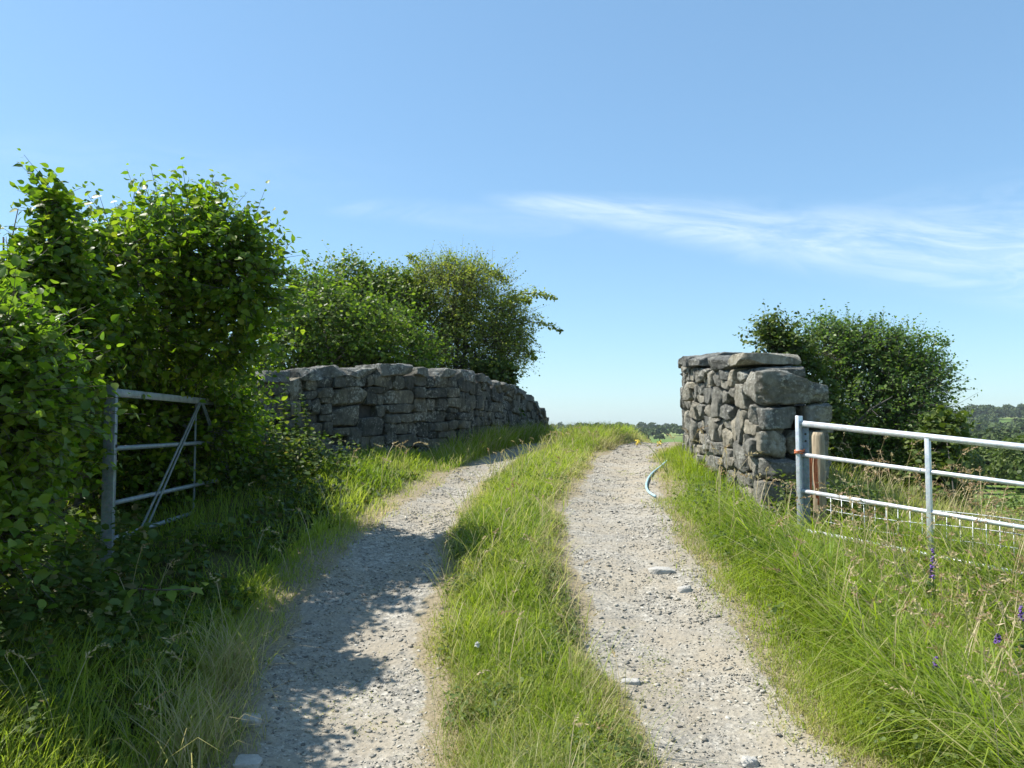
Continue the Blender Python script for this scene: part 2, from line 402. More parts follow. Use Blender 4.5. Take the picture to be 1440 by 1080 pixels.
# gravel stones
def scatter_y(n, y0, y1, p=1.3):
    """more where the eye is nearer: density ~ 1/y^p"""
    u = R.random(n); k = 1-p
    return (y0**k+u*(y1**k-y0**k))**(1/k)
def pebbles(x, y, size, sink=.25):
    n = len(x); c = np.array([[sx, sy, sz] for sx in (-1, 1) for sy in (-1, 1) for sz in (-1, 1)], float)*.5
    q = np.array([(0, 1, 3, 2), (4, 6, 7, 5), (0, 4, 5, 1), (2, 3, 7, 6), (0, 2, 6, 4), (1, 5, 7, 3)])
    V = c[None]*(.55+.9*R.random((n, 8, 1)))*np.stack([1+.5*R.random(n), .6+.5*R.random(n), .28+.3*R.random(n)], -1)[:, None]
    a = R.random(n)*6.283; ca, sa = np.cos(a)[:, None], np.sin(a)[:, None]
    ti = R.normal(0, .3, n)[:, None]
    vx, vy, vz = V[..., 0], V[..., 1], V[..., 2]
    vx, vz = vx*np.cos(ti)-vz*np.sin(ti), vx*np.sin(ti)+vz*np.cos(ti)
    V = np.stack([vx*ca-vy*sa, vx*sa+vy*ca, vz], -1)*size[:, None, None]
    V[..., 0] += x[:, None]; V[..., 1] += y[:, None]; V[..., 2] += (gz(x, y)+.006+size*sink*.3)[:, None]
    return V.reshape(-1, 3), (q[None]+(np.arange(n)*8)[:, None, None]).reshape(-1, 4)
N = 62000
y = scatter_y(N, 3., 20, 1.5); a, b, c, d = edges(y)
side = R.random(N) < .5; t = R.random(N)*1.16-.08
x = np.where(side, a+t*(b-a), c+t*(d-c))
keep = (R.random(N) > soil_mask(x, y)*.9) & (R.random(N) < .35+.65*sm(n2(x, y, 2.1, 12), -.5, .4))
x, y = x[keep], y[keep]
size = np.clip(np.exp(R.normal(math.log(.0056), .48, len(x))), .003, .024)*(1+.035*y)
V, q = pebbles(x, y, size)
tag(mk('gravel', V, q, None, M['gravel']), 'loose grey stone chippings along both wheel ruts', 'gravel', kind='stuff')

# ------------------------------------------------------------------ grass
def blades(x, y, h, w, lean, dry, tint, z=None, curve=1.6, az=None):
    n = len(x); z = gz(x, y) if z is None else z
    az = R.random(n)*6.283 if az is None else az
    ld = np.stack([np.cos(az), np.sin(az)], -1); wa = az+math.pi/2+R.normal(0, .5, n)
    wd = np.stack([np.cos(wa), np.sin(wa)], -1)*w[:, None]*.5
    V = np.zeros((n, 7, 3), np.float32)
    for k, (t, ww) in enumerate(((0, .8), (.4, 1.), (.75, .65))):
        o = ld*(lean*t**curve*h)[:, None]; zz = z-.015+h*t*np.sqrt(np.maximum(1-(lean*.6*t)**2, .1))
        V[:, 2*k, :2] = np.stack([x, y], -1)+o-wd*ww; V[:, 2*k+1, :2] = np.stack([x, y], -1)+o+wd*ww
        V[:, 2*k, 2] = zz; V[:, 2*k+1, 2] = zz
    o = ld*(lean*h)[:, None]; V[:, 6, :2] = np.stack([x, y], -1)+o
    V[:, 6, 2] = z-.015+h*np.sqrt(np.maximum(1-(lean*.75)**2, .06))
    base = (np.arange(n)*7)[:, None]
    q = np.concatenate([base+np.array([0, 1, 3, 2]), base+np.array([2, 3, 5, 4])])
    t = base+np.array([4, 5, 6])
    return V.reshape(-1, 3), q, t, np.repeat(tint, 7), np.repeat(np.clip(dry, 0, 1), 7)
def grass_obj(name, sets, label):
    Vs, qs, ts, ti, dr, n = [], [], [], [], [], 0
    for V, q, t, a, b in sets:
        Vs.append(V); qs.append(q+n); ts.append(t+n); ti.append(a); dr.append(b); n += len(V)
    return tag(mk(name, np.vstack(Vs), np.vstack(qs), np.vstack(ts), M['grass'], attrs={'tint': np.concatenate(ti), 'dry': np.concatenate(dr)}),
               label, 'grass', kind='stuff')
def tintf(x, y, seed, spread=.18):
    return np.clip(.45+.45*n2(x, y, .9, seed)+.2*n2(x, y, 3, seed+1)+R.normal(0, spread, len(x)), 0, 1)
def wfor(y, k=1.): return np.clip(.0022+.00055*y, .003, .02)*k*(.7+.6*R.random(len(y)))

# centre strip
sets = []
N = 120000; y = scatter_y(N, 2.7, 22, 1.25); a, b, c, d = edges(y)
t = R.random(N)*1.12-.06; x = b+t*(c-b)
edge = np.minimum(x-b, c-x); wb = .1*n2(x, y, 1.8, 21)+.05*n2(x, y, 6, 22)
k = (edge+wb > -.0) | ((edge+wb > -.09) & (R.random(N) < .25)); k &= R.random(N) < .35+.65*sm(n2(x, y, 3.2, 30), -.7, .1)
x, y, edge, wb = x[k], y[k], edge[k], wb[k]; n = len(x)
inn = sm(edge+wb, .0, .3)
h = (.032+.088*inn)*(.5+1.*R.random(n))*(1+.45*n2(x, y, 1.5, 23))*(1+1.7*sm(y, 13.5, 17)*(1-.5*sm(y, 19, 21)))
dry = np.clip((1-inn)*.75+.55*sm(n2(x, y, 1.1, 24), .05, .7)+R.normal(0, .25, n)-.12, 0, 1)*(R.random(n) < .75)
dry = np.maximum(dry, (x > (np.interp(y, TR[:, 0], TR[:, 3])-.22))*(R.random(n) < .5)*.8)
sets.append(blades(x, y, np.clip(h, .03, .5), wfor(y), .3+.95*R.random(n), dry, tintf(x, y, 25)))
# taller stray stalks on the strip
N = 2600; y = scatter_y(N, 2.9, 21, 1.1); a, b, c, d = edges(y); x = b+R.random(N)*(c-b)
sets.append(blades(x, y, .2+.2*R.random(N), wfor(y, .8), .3+.8*R.random(N), R.random(N)*.9, tintf(x, y, 26)))
grass_obj('grass', sets, 'short green grass strip with straw edges between the two wheel ruts')

# weeds creeping in the ruts
sets = []
N = 60000; y = scatter_y(N, 3., 20, 1.3); a, b, c, d = edges(y); side = R.random(N) < .3
t = np.clip(R.normal(.5, .25, N), -.1, 1.1); x = np.where(side, a+t*(b-a), c+t*(d-c))
k = n2(x, y, 5., 33)+.5*n2(x, y, 1.2, 34) > .5; x, y = x[k], y[k]; n = len(x)
sets.append(blades(x, y, .015+.025*R.random(n), wfor(y, 1.3), .6+.6*R.random(n), R.random(n)*.7, tintf(x, y, 35)))
grass_obj('grass', sets, 'tiny sparse weeds sprouting through the gravel of the ruts')

# right verge
sets = []
N = 210000; y = scatter_y(N, 2.6, 15, 1.35); a, b, c, d = edges(y)
x = d-.25+(R.random(N)**1.25)*(7.2-d*.5)
u = x-d; wb = .14*n2(x, y, 1.7, 41)+.07*n2(x, y, 5, 42)
k = (u+wb > -.04) | ((u+wb > -.16) & (R.random(N) < .2)); k &= x < .78*y+1.2
k &= R.random(N) < .45+.55*sm(n2(x, y, 2.6, 46), -.7, .1)
k &= ~((y > 9.2) & (u > 1.0) & (u < 2.0)); h_pier = np.exp(-(((x-2.6)/.7)**2+((y-8.6)/1.)**2)); k &= R.random(N) > h_pier*.55
x, y, u, wb = x[k], y[k], u[k], wb[k]; n = len(x); inn = sm(u+wb, 0, .75)
h = (.06+.23*inn)*(.45+1.*R.random(n))*(1+.4*n2(x, y, 1.1, 43))*(1-.42*np.exp(-((((x-2.91)*1.35+(y-8.1)*1.43)/1.97+.35)/.8)**2)*sm(x, 2., 2.8))
h = h*(1-.5*h_pier[k])*(1-.82*np.exp(-((((x-2.91)*1.35+(y-8.1)*1.43)/1.97+.45)/.7)**2)*sm(x, 2.2, 2.8))
dry = np.clip((1-sm(u+wb, -.02, .28))*.85+.45*sm(n2(x, y, .9, 44), .1, .7)*inn+.15*sm(u, 1.5, 3.)+R.normal(0, .25, n)-.2, 0, 1)*(R.random(n) < .8)
sets.append(blades(x, y, np.clip(h, .03, .75), wfor(y), .25+.9*R.random(n), dry, tintf(x, y, 45)))
# coarse arching blades near the lower right
N = 9000; y = scatter_y(N, 2.9, 7.5, 1.2); x = 1.95+.12*y*0+R.random(N)*3.2; k = (x < .76*y+.5) & (x > np.interp(y, TR[:, 0], TR[:, 4])+.35)
x, y = x[k], y[k]; n = len(x)
sets.append(blades(x, y, .35+.4*R.random(n), .006+.006*R.random(n), .7+.65*R.random(n), (R.random(n) < .25)*.6, np.clip(tintf(x, y, 47)-.12, 0, 1), curve=2.0, az=R.normal(2.6, .9, n)))
grass_obj('grass', sets, 'tall bright green meadow grass on the verge under the pale gate')

# field grass beyond the pale gate
N = 60000; y = scatter_y(N, 5.5, 30, 1.2); x = 2.9+R.random(N)*(.75*y-1.5)
k = ((x-2.91)*1.35+(y-8.1)*1.43 > .2) & (x > np.interp(y, TR[:, 0], TR[:, 4])+2.2); x, y = x[k], y[k]; n = len(x)
grass_obj('grass', [blades(x, y, (.3+.45*R.random(n))*(.4+.6*sm(((x-2.91)*1.35+(y-8.1)*1.43)/1.97, .4, 2.5)), wfor(y, 1.2), .2+.6*R.random(n), np.clip(R.normal(.25, .3, n)+.4*n2(x, y, .6, 48), 0, 1), tintf(x, y, 49))],
          'rough tan and green field grass behind the pale gate')

# left verge
sets = []
N = 120000; y = scatter_y(N, 2.6, 21, 1.3); a, b, c, d = edges(y)
u = (R.random(N)**1.1)*3.4-.15; x = a-u
wb = .14*n2(x, y, 1.7, 51)+.07*n2(x, y, 5, 52)
k = (u+wb > 0) | ((u+wb > -.1) & (R.random(N) < .2)); k &= x > -.78*y-.6
k &= R.random(N) < .4+.6*sm(n2(x, y, 2.6, 56), -.7, .1)
k &= ~((y > 9.6) & (u > 2.25)); k &= ~((y < 4.4) & (u > .3) & (R.random(N) < .4)); k &= ~((y > 4.3) & (y < 8.6) & (u > .45) & (R.random(N) < .75)); k &= ~((y > 11.5) & (u > .95)); k &= ~((y > 13) & (u > .5))
x, y, u, wb = x[k], y[k], u[k], wb[k]; n = len(x); inn = sm(u+wb, 0, .7)
h = (.06+.25*inn)*(.5+.95*R.random(n))*(1+.4*n2(x, y, 1.1, 53))*(1-.45*sm(y, 7.5, 9))*(1-.45*sm(u, .3, .8)*sm(y, 3.8, 4.6)*(1-sm(y, 8, 9)))
dry = np.clip((1-sm(u+wb, 0, .4))*.75+.45*sm(n2(x, y, 1., 54), .1, .7)+R.normal(0, .25, n)-.15, 0, 1)*(R.random(n) < .8)
tn = np.clip(tintf(x, y, 55)-.2*(1-sm(y, 7, 8.5))*sm(u, .3, 1), 0, 1)
sets.append(blades(x, y, np.clip(h, .03, .6), wfor(y), .25+.7*R.random(n), dry, tn))
N = 5000; y = 11+R.random(N)*9.5; a, b, c, d = edges(y); x = a-.05-R.random(N)*.55
sets.append(blades(x, y, (.25+.35*R.random(N))*(.3+.7*sm(y, 11, 14)), wfor(y, .9), .3+.7*R.random(N), (R.random(N) < .3)*.8, tintf(x, y, 57)))
# straw tuft by the shaded rut
for cx, cy, m in ((-1.62, 4.55, 320), (-1.5, 3.75, 280), (-1.75, 4.1, 150)):
    x = R.normal(cx, .1, m); y = R.normal(cy, .12, m)
    sets.append(blades(x, y, .2+.28*R.random(m), wfor(y), .4+.7*R.random(m), np.clip(R.normal(.65, .35, m), 0, 1), tintf(x, y, 58)))
grass_obj('grass', sets, 'long grass and straw on the bank under the hazels and wall')

# seeding stems
def seeders(x, y, h, head, az=None, reddish=.5):
    V, q, n0, tint, dry = [], [], 0, [], []
    z = gz(x, y)
    for i in range(len(x)):
        a = R.random()*6.283 if az is None else az[i]; L = h[i]; ln = .12+.4*R.random()
        d = np.array([math.cos(a), math.sin(a), 0]); p = np.array([x[i], y[i], z[i]])
        T = np.linspace(0, 1, 5); P = p+d*(ln*L*T**2)[:, None]+np.array([0, 0, 1])*(L*T*(1-.18*ln*T))[:, None]
        w = (.0008+.0002*y[i]); s = np.array([-d[1], d[0], 0])*w
        v = np.stack([P-s, P+s], 1).reshape(-1, 3); V.append(v)
        for k in range(4): q.append([n0+2*k, n0+2*k+1, n0+2*k+3, n0+2*k+2])
        n0 += len(v); tn = R.random(); dd = .4+.5*R.random(); tint += [.75]*10; dry += [.75]*10
        m = 18; hl = head[i]; tdir = unit(P[-1]-P[-2]); tdir = unit(tdir+d*.5+np.array([0, 0, -.25*R.random()]))
        red = R.random() < reddish
        for k in range(m):
            f = k/(m-1); c = P[-1]-tdir*hl*.25+tdir*hl*1.1*f+d*(hl*.25*f*f)-np.array([0, 0, hl*.2*f*f])
            o = unit(R.normal(0, 1, 3)+tdir*1.2); sl = hl*(.26*(1-f)+.1); sw = w*2.6
            e = unit(np.cross(o, R.normal(0, 1, 3)))*sw
            V.append(np.array([c, c+o*sl*.5+e, c+o*sl, c+o*sl*.5-e])); q.append([n0, n0+1, n0+2, n0+3]); n0 += 4
            tint += [.1+.3*tn if red else .8]*4; dry += [.15 if red else dd]*4
    return np.vstack(V), np.array(q), np.array(tint), np.array(dry)
def seed_obj(x, y, h, head, label, az=None, reddish=.5):
    V, q, ti, dr = seeders(x, y, h, head, az, reddish)
    tag(mk('seeding_grass', V, q, None, M['seed'], attrs={'tint': ti, 'dry': dr}), label, 'grass', kind='stuff')
N = 1050; y = scatter_y(N, 3., 11, 1.2); d = edges(y)[3]; x = d+.25+R.random(N)**.8*4.
k = (x < .76*y+.6) & ~((y > 9.2) & (x-d > .95)) & (np.hypot((x-2.7)/.8, (y-8.7)/1.1) > .85); x, y = x[k], y[k]
seed_obj(x, y, .38+.38*R.random(len(x)), .07+.07*R.random(len(x)), 'drooping straw and russet seed heads above the green verge grass')
N = 330; y = scatter_y(N, 5.5, 14, 1.2); x = 3.1+R.random(N)*(.75*y-1.5); k = ((x-2.91)*1.35+(y-8.1)*1.43 > .1) & (x > np.interp(y, TR[:, 0], TR[:, 4])+2.2); x, y = x[k], y[k]
seed_obj(x, y, .6+.5*R.random(len(x)), .09+.08*R.random(len(x)), 'tall brown seeding stems crowding the far side of the pale gate', reddish=.7)
N = 55; y = scatter_y(N, 3.2, 20, 1.02); a = edges(y)[0]; x = a-.12-R.random(N)*np.where(y > 13, .35, .9)
seed_obj(x, y, .26+.28*R.random(N), .06+.05*R.random(N), 'pale seed heads arching over the bank under the left wall', reddish=.25)
N = 70; y = scatter_y(N, 3.2, 20, 1.02); _, b, c, _ = edges(y); x = b+R.random(N)*(c-b)
seed_obj(x, y, .22+.22*R.random(N), .05+.05*R.random(N), 'thin straw seed stems standing in the middle grass strip', reddish=.2)

# ------------------------------------------------------------------ leaves
LEAF_V = np.array([(0, 0, 0), (.3, .36, .05), (.68, .34, .03), (1, 0, -.08), (.68, -.34, .03), (.3, -.36, .05)])
LEAF_Q = np.array([(0, 1, 2, 3), (0, 3, 4, 5)])
BIG_V = np.array([(0, 0, 0), (.0, .15, .03), (.22, .36, .08), (.4, .37, .06), (.47, .42, .07), (.7, .3, .03), (.78, .24, .01), (1.12, 0, -.14),
                  (.78, -.24, .01), (.7, -.3, .03), (.47, -.42, .07), (.4, -.37, .06), (.22, -.36, .08), (.0, -.15, .03), (.33, 0, -.03), (.66, 0, -.05)])
BIG_Q = np.array([(0, 1, 2, 14), (14, 2, 3, 4), (14, 4, 5, 15), (15, 5, 6, 7), (0, 14, 12, 13), (14, 10, 11, 12), (14, 15, 9, 10), (15, 7, 8, 9)])
def leaf_mesh(P, axis, normal, size, big=False):
    T = BIG_V if big else LEAF_V; TQ = BIG_Q if big else LEAF_Q
    a = unit(axis); n = unit(normal-a*(normal*a).sum(-1, keepdims=True)); b = np.cross(n, a)
    V = P[:, None]+size[:, None, None]*(T[None, :, 0:1]*a[:, None]+T[None, :, 1:2]*b[:, None]+T[None, :, 2:3]*n[:, None])
    q = (TQ[None]+(np.arange(len(P))*len(T))[:, None, None]).reshape(-1, 4)
    return V.reshape(-1, 3), q
UP = np.array([0, 0, 1.])
def env_points(env, n, rmin, seed, lump=.22, ls=1.4):
    env = np.array(env, float); w = (env[:, 3]*env[:, 4]+env[:, 4]*env[:, 5]+env[:, 3]*env[:, 5]); w /= w.sum()
    i = R.choice(len(env), n, p=w); d = unit(R.normal(0, 1, (n, 3)))
    c, r = env[i, :3], env[i, 3:6]
    k = rmin+(1-rmin)*R.random(n)**.6
    lm = 1+lump*vnoise(d*ls*1.6+i[:, None]*5+seed)+lump*.6*vnoise(d*ls*3.7+i[:, None]*3+seed+9)
    P = c+d*r*(k*lm)[:, None]
    N = unit(d/r)
    # drop what lies deep inside a neighbour
    ok = np.ones(n, bool)
    for e in range(len(env)):
        q = np.linalg.norm((P-env[e, :3])/env[e, 3:6], axis=1); ok &= (q > .5) | (i == e)
    return P[ok], N[ok]
def crown(env, ntwig, per, size, seed, rmin=.45, tl=.3, up=.35, big=False, hole=.0, spray=0, lump=.22, ls=1.4, ground=None, cut=None):
    P, N = env_points(env, ntwig, rmin, seed, lump, ls)
    if hole > 0:
        k = vnoise(P*1.9+seed*3.3) > -1+hole*2*.62; P, N = P[k], N[k]
    if cut is not None: k = cut(P); P, N = P[k], N[k]
    D = unit(N*.75+UP*up+R.normal(0, .45, P.shape)); L = tl*(.6+.8*R.random(len(P)))
    if spray:   # long shoots that break the outline
        m = R.random(len(P)) < spray; L = np.where(m, L*1.6, L)
    n = len(P); f = (np.arange(per)+.6)/per
    bend = unit(R.normal(0, 1, (n, 3)))*.25-UP*.12
    pos = P[:, None]+D[:, None]*(L[:, None]*f[None])[..., None]+bend[:, None]*(L[:, None]*f[None]**2)[..., None]
    sidev = unit(np.cross(D, UP+R.normal(0, .2, D.shape))); alt = np.where(np.arange(per) % 2, 1., -1.)
    ax = sidev[:, None]*alt[None, :, None]*.8+D[:, None]*.55+R.normal(0, .4, (n, per, 3))-UP*.2
    nr = UP*.5+N[:, None]*.6+R.normal(0, .5, (n, per, 3))
    s = size*(.45+.85*R.random((n, per)))*(1.1-.35*f)[None]
    V, q = leaf_mesh(pos.reshape(-1, 3), ax.reshape(-1, 3), nr.reshape(-1, 3), s.ravel(), big)
    # twigs as thin three sided rods
    E = P+D*L[:, None]+bend*L[:, None]; B = P-N*.12
    a = unit(np.cross(D, UP+.01)); b = np.cross(D, a); w = .0022+.0045*tl
    tri = [a*w, (-.5*a+.87*b)*w, (-.5*a-.87*b)*w]
    E = P+(E-P)*.85
    TV = np.stack([B+t for t in tri]+[E+t*.4 for t in tri], 1).reshape(-1, 3)
    TQ = (np.array([(0, 1, 4, 3), (1, 2, 5, 4), (2, 0, 3, 5)])[None]+(np.arange(n)*6)[:, None, None]).reshape(-1, 4)
    return V, q, TV, TQ
def limbs(mb, base, tips, r0, k=7, sway=.12):
    base = np.asarray(base, float)
    for tp in tips:
        tp = np.asarray(tp, float); L = np.linalg.norm(tp-base); T = np.linspace(0, 1, 7)
        mid = R.normal(0, sway*L, 3)*np.array([1, 1, .3])
        P = base+(tp-base)*T[:, None]+mid*np.sin(T*math.pi)[:, None]
        mb.tube(P, r0*(1-.82*T)*(.8+.3*R.random()), k)
        for _ in range(3):
            s = P[R.integers(3, 6)]; e = s+unit(tp-base+R.normal(0, .6, 3)*L*.5)*L*.1
            mb.tube(np.array([s, (s+e)/2+R.normal(0, .04*L, 3), e]), np.array([r0*.4, r0*.28, r0*.1]), 5)
def tree(name, label, cat, base, env, mat, ntwig, per, size, seed, stems=4, r0=.05, group=None, tipmax=None, **kw):
    o = empty(name, label, cat, base, group)
    V, q, TV, TQ = crown(env, ntwig, per, size, seed, **kw)
    bl = np.array(base, float)
    mk('crown', V-bl, q, None, mat, o)
    mb = MB(); E = np.array(env)
    for s in range(stems):
        bs = bl+np.array([R.normal(0, .12*stems*.3), R.normal(0, .12*stems*.3), -.15])
        sel = R.choice(len(E), min(len(E), 3), replace=False)
        tips = [E[i, :3]+R.normal(0, .3, 3)*E[i, 3:6] for i in sel]
        if tipmax is not None: tips = [np.array((min(t_[0], tipmax), t_[1], t_[2])) for t_ in tips]
        limbs(mb, bs, tips, r0, sway=.12 if tipmax is None else .05)
    mb.add(TV, TQ)
    mb.build('trunk', M['bark'], o)
    return o
def ell(px, py, Y, rx, rz, ry=None):
    c = at(px, py, Y); return (c[0], c[1], c[2], rx*Y/F, (ry if ry else rx)*Y/F, rz*Y/F)

# big hazel behind the open gate (radii in photo pixels, scaled by distance)
env = [(-3.8, 6.5, 2.15, .5, .8, .6), (-4., 7.6, 2.2, .5, .7, .6), (-4.25, 8.5, 2.3, .5, .6, .75), ell(250, 345, 6.8, 70, 66), ell(300, 350, 6.9, 56, 60), ell(175, 362, 6.1, 42, 52), ell(340, 395, 7.0, 54, 72, 60), ell(190, 430, 6.7, 80, 105), ell(300, 480, 7.3, 70, 85, 60), ell(318, 575, 8.3, 40, 58, 50), ell(240, 580, 7.8, 100, 105, 80), ell(325, 610, 9.0, 28, 50, 45), ell(175, 600, 7.9, 110, 120, 80)]  # first three lobes are hidden masses added to shade the gate and low foliage
tree('hazel_bush', 'big round-topped hazel bush rising behind the open gate', 'bush', (-4.1, 7.4, gz(-4.1, 7.4)), env, M['hazel'], 6500, 7, .066, 3, tipmax=-3.5, stems=4, r0=.035, tl=.3, big=True, spray=.04, rmin=.3, lump=.34, ls=2.6, hole=.16,
     cut=lambda P: ~((P[:, 0] > -3.12-.065*(P[:, 1]-5.8)) & (P[:, 1] < 7.9) & (P[:, 2] < 2.0+.25*np.clip(P[:, 0]+2.9, 0, 1)))&(P[:, 0] < -1.9)&(P[:, 0] < -.27*P[:, 1]-.03*P[:, 1]*(P[:, 2] < 2.3)))
env = [ell(72, 300, 5.1, 15, 40), ell(70, 375, 5.1, 34, 44), ell(22, 418, 5., 34, 36), ell(65, 460, 5.2, 66, 75), ell(118, 372, 5.75, 26, 42), ell(112, 440, 5.5, 40, 60), ell(10, 520, 5.2, 90, 90), ell(75, 600, 5.6, 55, 100, 60)]
tree('hazel_bush', 'narrow hazel with one upright spire left of the round-topped hazel', 'bush', (-3.5, 5.2, gz(-3.5, 5.2)), env, M['hazel'], 3300, 7, .06, 8, tipmax=-3.2, stems=3, r0=.02, tl=.19, up=.6, big=True, spray=.05, rmin=.3, lump=.3, ls=2.6, hole=.1,
     cut=lambda P: (P[:, 0] < -.525*P[:, 1]) | ((P[:, 2] > 2.0) & (P[:, 0] < -.49*P[:, 1])))
env = [ell(-15, 510, 4.2, 75, 60), ell(30, 570, 4.3, 58, 60), ell(-50, 560, 4.1, 100, 130), ell(-10, 640, 4.4, 60, 80), ell(-30, 740, 4.1, 70, 80), ell(-60, 450, 4.6, 80, 50)]
tree('hazel_bush', 'nearest hazel with large sunlit leaves at the left edge', 'bush', (-3.35, 4.3, gz(-3.35, 4.3)), env, M['hazel_near'], 2350, 6, .06, 15, stems=2, r0=.011, tl=.26, big=True, spray=.08, rmin=.35, lump=.25,
     cut=lambda P: P[:, 0] < np.minimum(-2.2, -.55*P[:, 1]))
# hedge going on out of the frame to the left
env = [(-5.3, 5.2, 1.0, 1.1, 1.5, .9), (-5.8, 8.2, 1.2, 1.4, 1.8, 1.1), (-4.7, 2.8, .9, .9, 1.2, .8), (-5.2, 10.2, 1.4, 1.3, 1.2, 1.)]
tree('hazel_bush', 'dark hazel mass filling the hedge behind the nearest hazel', 'bush', (-5.6, 6., gz(-5.6, 6.)), env, M['hazel'], 2800, 6, .095, 19, stems=5, r0=.05, tl=.34, rmin=.5)

# trees behind the left parapet
env = [ell(455, 470, 14.5, 75, 60), ell(520, 480, 14.8, 70, 55), ell(430, 430, 15., 45, 45), ell(560, 500, 15, 60, 30), ell(400, 500, 14.2, 50, 60), ell(480, 560, 15.2, 110, 60)]
tree('hazel_bush', 'light green hazel leaning over the left wall', 'bush', (-3.6, 15., gz(-3.6, 15.)), env, M['hazel_back'], 5200, 6, .08, 23, stems=4, r0=.06, tl=.34, rmin=.45, spray=.08, lump=.42, ls=2., hole=.12)
env = [ell(490, 402, 17, 30, 34), ell(555, 425, 17.4, 50, 42), ell(480, 450, 17, 60, 55), ell(530, 430, 17.2, 50, 45)]
tree('thorn_tree', 'dark thorn tree with a pointed top behind the light green hazel', 'tree', (-3.5, 17.2, gz(-3.5, 17.2)), env+[(-3.4, 17.2, 1.8, 1., .9, 1.4)], M['hawthorn'], 4300, 6, .085, 29, stems=3, r0=.07, tl=.34, up=.5, rmin=.4, hole=.2, spray=.08, lump=.28)
env = [ell(630, 415, 18, 74, 42), ell(600, 445, 18, 70, 60), ell(680, 440, 18.2, 52, 60), ell(655, 490, 18, 75, 48), ell(715, 455, 18.4, 36, 34), ell(718, 492, 18.4, 28, 30), ell(640, 384, 18.2, 36, 18)]
o = tree('thorn_tree', 'olive green thorn tree with ragged outer sprays above the wall end', 'tree', (-1.4, 18.4, gz(-1.4, 18.4)), env+[(-1.4, 18.3, 2.2, 1.2, .9, 1.3)], M['olive'], 8600, 7, .055, 31, stems=3, r0=.09, tl=.36, up=.25, rmin=.34, hole=.3, spray=.18, lump=.42, ls=2.4)
# drooping outlying branches of that tree
def spray_branch(px0, py0, px1, py1, Y, n, size, mat, parent, th=.02, wid=.16):
    A, B = at(px0, py0, Y), at(px1, py1, Y+.2); T = np.linspace(0, 1, 7)
    P = A+(B-A)*T[:, None]+np.array([0, 0, .18])*np.sin(T*math.pi)[:, None]*np.linalg.norm(B-A)
    mb = MB(); mb.tube(P, th*(1-.8*T), 5); mb.build('branch', M['bark'], parent)
    f = R.random(n)**.75; ii = np.minimum((f*6).astype(int), 5); fr = f*6-ii
    pos = P[ii]*(1-fr)[:, None]+P[ii+1]*fr[:, None]+R.normal(0, wid, (n, 3))*(1.15-f)[:, None]*np.array([1, 1, .8])
    V, q = leaf_mesh(pos, unit(B-A)*.5+R.normal(0, .6, (n, 3))-UP*.3, UP+R.normal(0, .5, (n, 3)), size*(.6+.7*R.random(n)))
    mk('foliage', V-parent_loc(parent), q, None, mat, parent)
for a in ((690, 440, 782, 420, 18.3, 420, .06), (705, 470, 790, 466, 18.2, 300, .06), (705, 480, 752, 505, 18.5, 420, .06), (660, 385, 712, 395, 18.2, 420, .06), (600, 400, 575, 360, 18.2, 260, .06), (700, 430, 745, 425, 18.6, 420, .06)):
    spray_branch(*a, M['olive'], o)
env = [ell(700, 525, 17.3, 26, 12), ell(685, 518, 17.3, 16, 10)]
tree('elder_shrub', 'low bright green shrub peeping over the sloping wall top', 'shrub', (-.5, 17.4, gz(-.5, 17.4)), env+[ell(695, 560, 17.4, 30, 40)], M['scrub'], 420, 6, .12, 37, stems=2, r0=.03, tl=.2, rmin=.3)

# dark thorn behind the pale gate
env = [ell(1152, 500, 13, 52, 40), ell(1165, 482, 13.1, 40, 27), ell(1215, 512, 13.2, 62, 44), ell(1265, 505, 13.2, 42, 32), ell(1283, 548, 13.2, 46, 48), ell(1220, 575, 13, 86, 66), ell(1180, 640, 12.8, 80, 80), ell(1262, 650, 13, 66, 66), ell(1308, 508, 13.4, 20, 15), ell(1190, 478, 13.2, 34, 20), ell(1238, 482, 13.2, 34, 18)]
o = tree('thorn_tree', 'dense dark green thorn tree behind the broken wall pier', 'tree', (5.6, 13.2, gz(5.6, 13.2)), env, M['darkthorn'], 7600, 7, .056, 41, stems=4, r0=.07, tl=.3, up=.4, rmin=.3, hole=.3, spray=.05, lump=.55, ls=2.6)
for a in ((1290, 545, 1340, 530, 13.3, 300, .045), (1290, 480, 1332, 484, 13.3, 250, .045), (1270, 590, 1330, 575, 13.2, 300, .045), (1120, 480, 1085, 465, 12.8, 200, .05)):
    spray_branch(*a, M['darkthorn'], o)
mb = MB(); P = np.array([at(1170, 640, 12.2), at(1200, 600, 12.1), at(1225, 575, 12.), at(1255, 558, 12.)]); mb.tube(P, [.03, .025, .018, .008], 6)
mb.tube(np.array([at(1225, 575, 12.), at(1240, 590, 11.9)]), [.014, .006], 5); mb.build('dead_branch', M['bark'], o)
env = [ell(1085, 472, 12, 20, 18), ell(1110, 495, 12, 30, 16), ell(1130, 520, 12, 22, 20), ell(1160, 600, 11.8, 26, 60)]
tree('hazel_bush', 'yellow green bush showing over the top of the broken pier', 'bush', (4.1, 12., gz(4.1, 12.)), env, M['scrub'], 850, 6, .075, 43, stems=2, r0=.03, tl=.26, up=.6, rmin=.3, spray=.1)
env = [ell(1320, 640, 11.5, 26, 42), ell(1330, 600, 11.5, 18, 14), ell(1310, 690, 11.3, 40, 40)]
tree('elder_shrub', 'bright leafy shrub beside the middle upright of the pale gate', 'shrub', (6.1, 11.4, gz(6.1, 11.4)), env, M['scrub'], 700, 6, .1, 47, stems=3, r0=.02, tl=.22, rmin=.3)

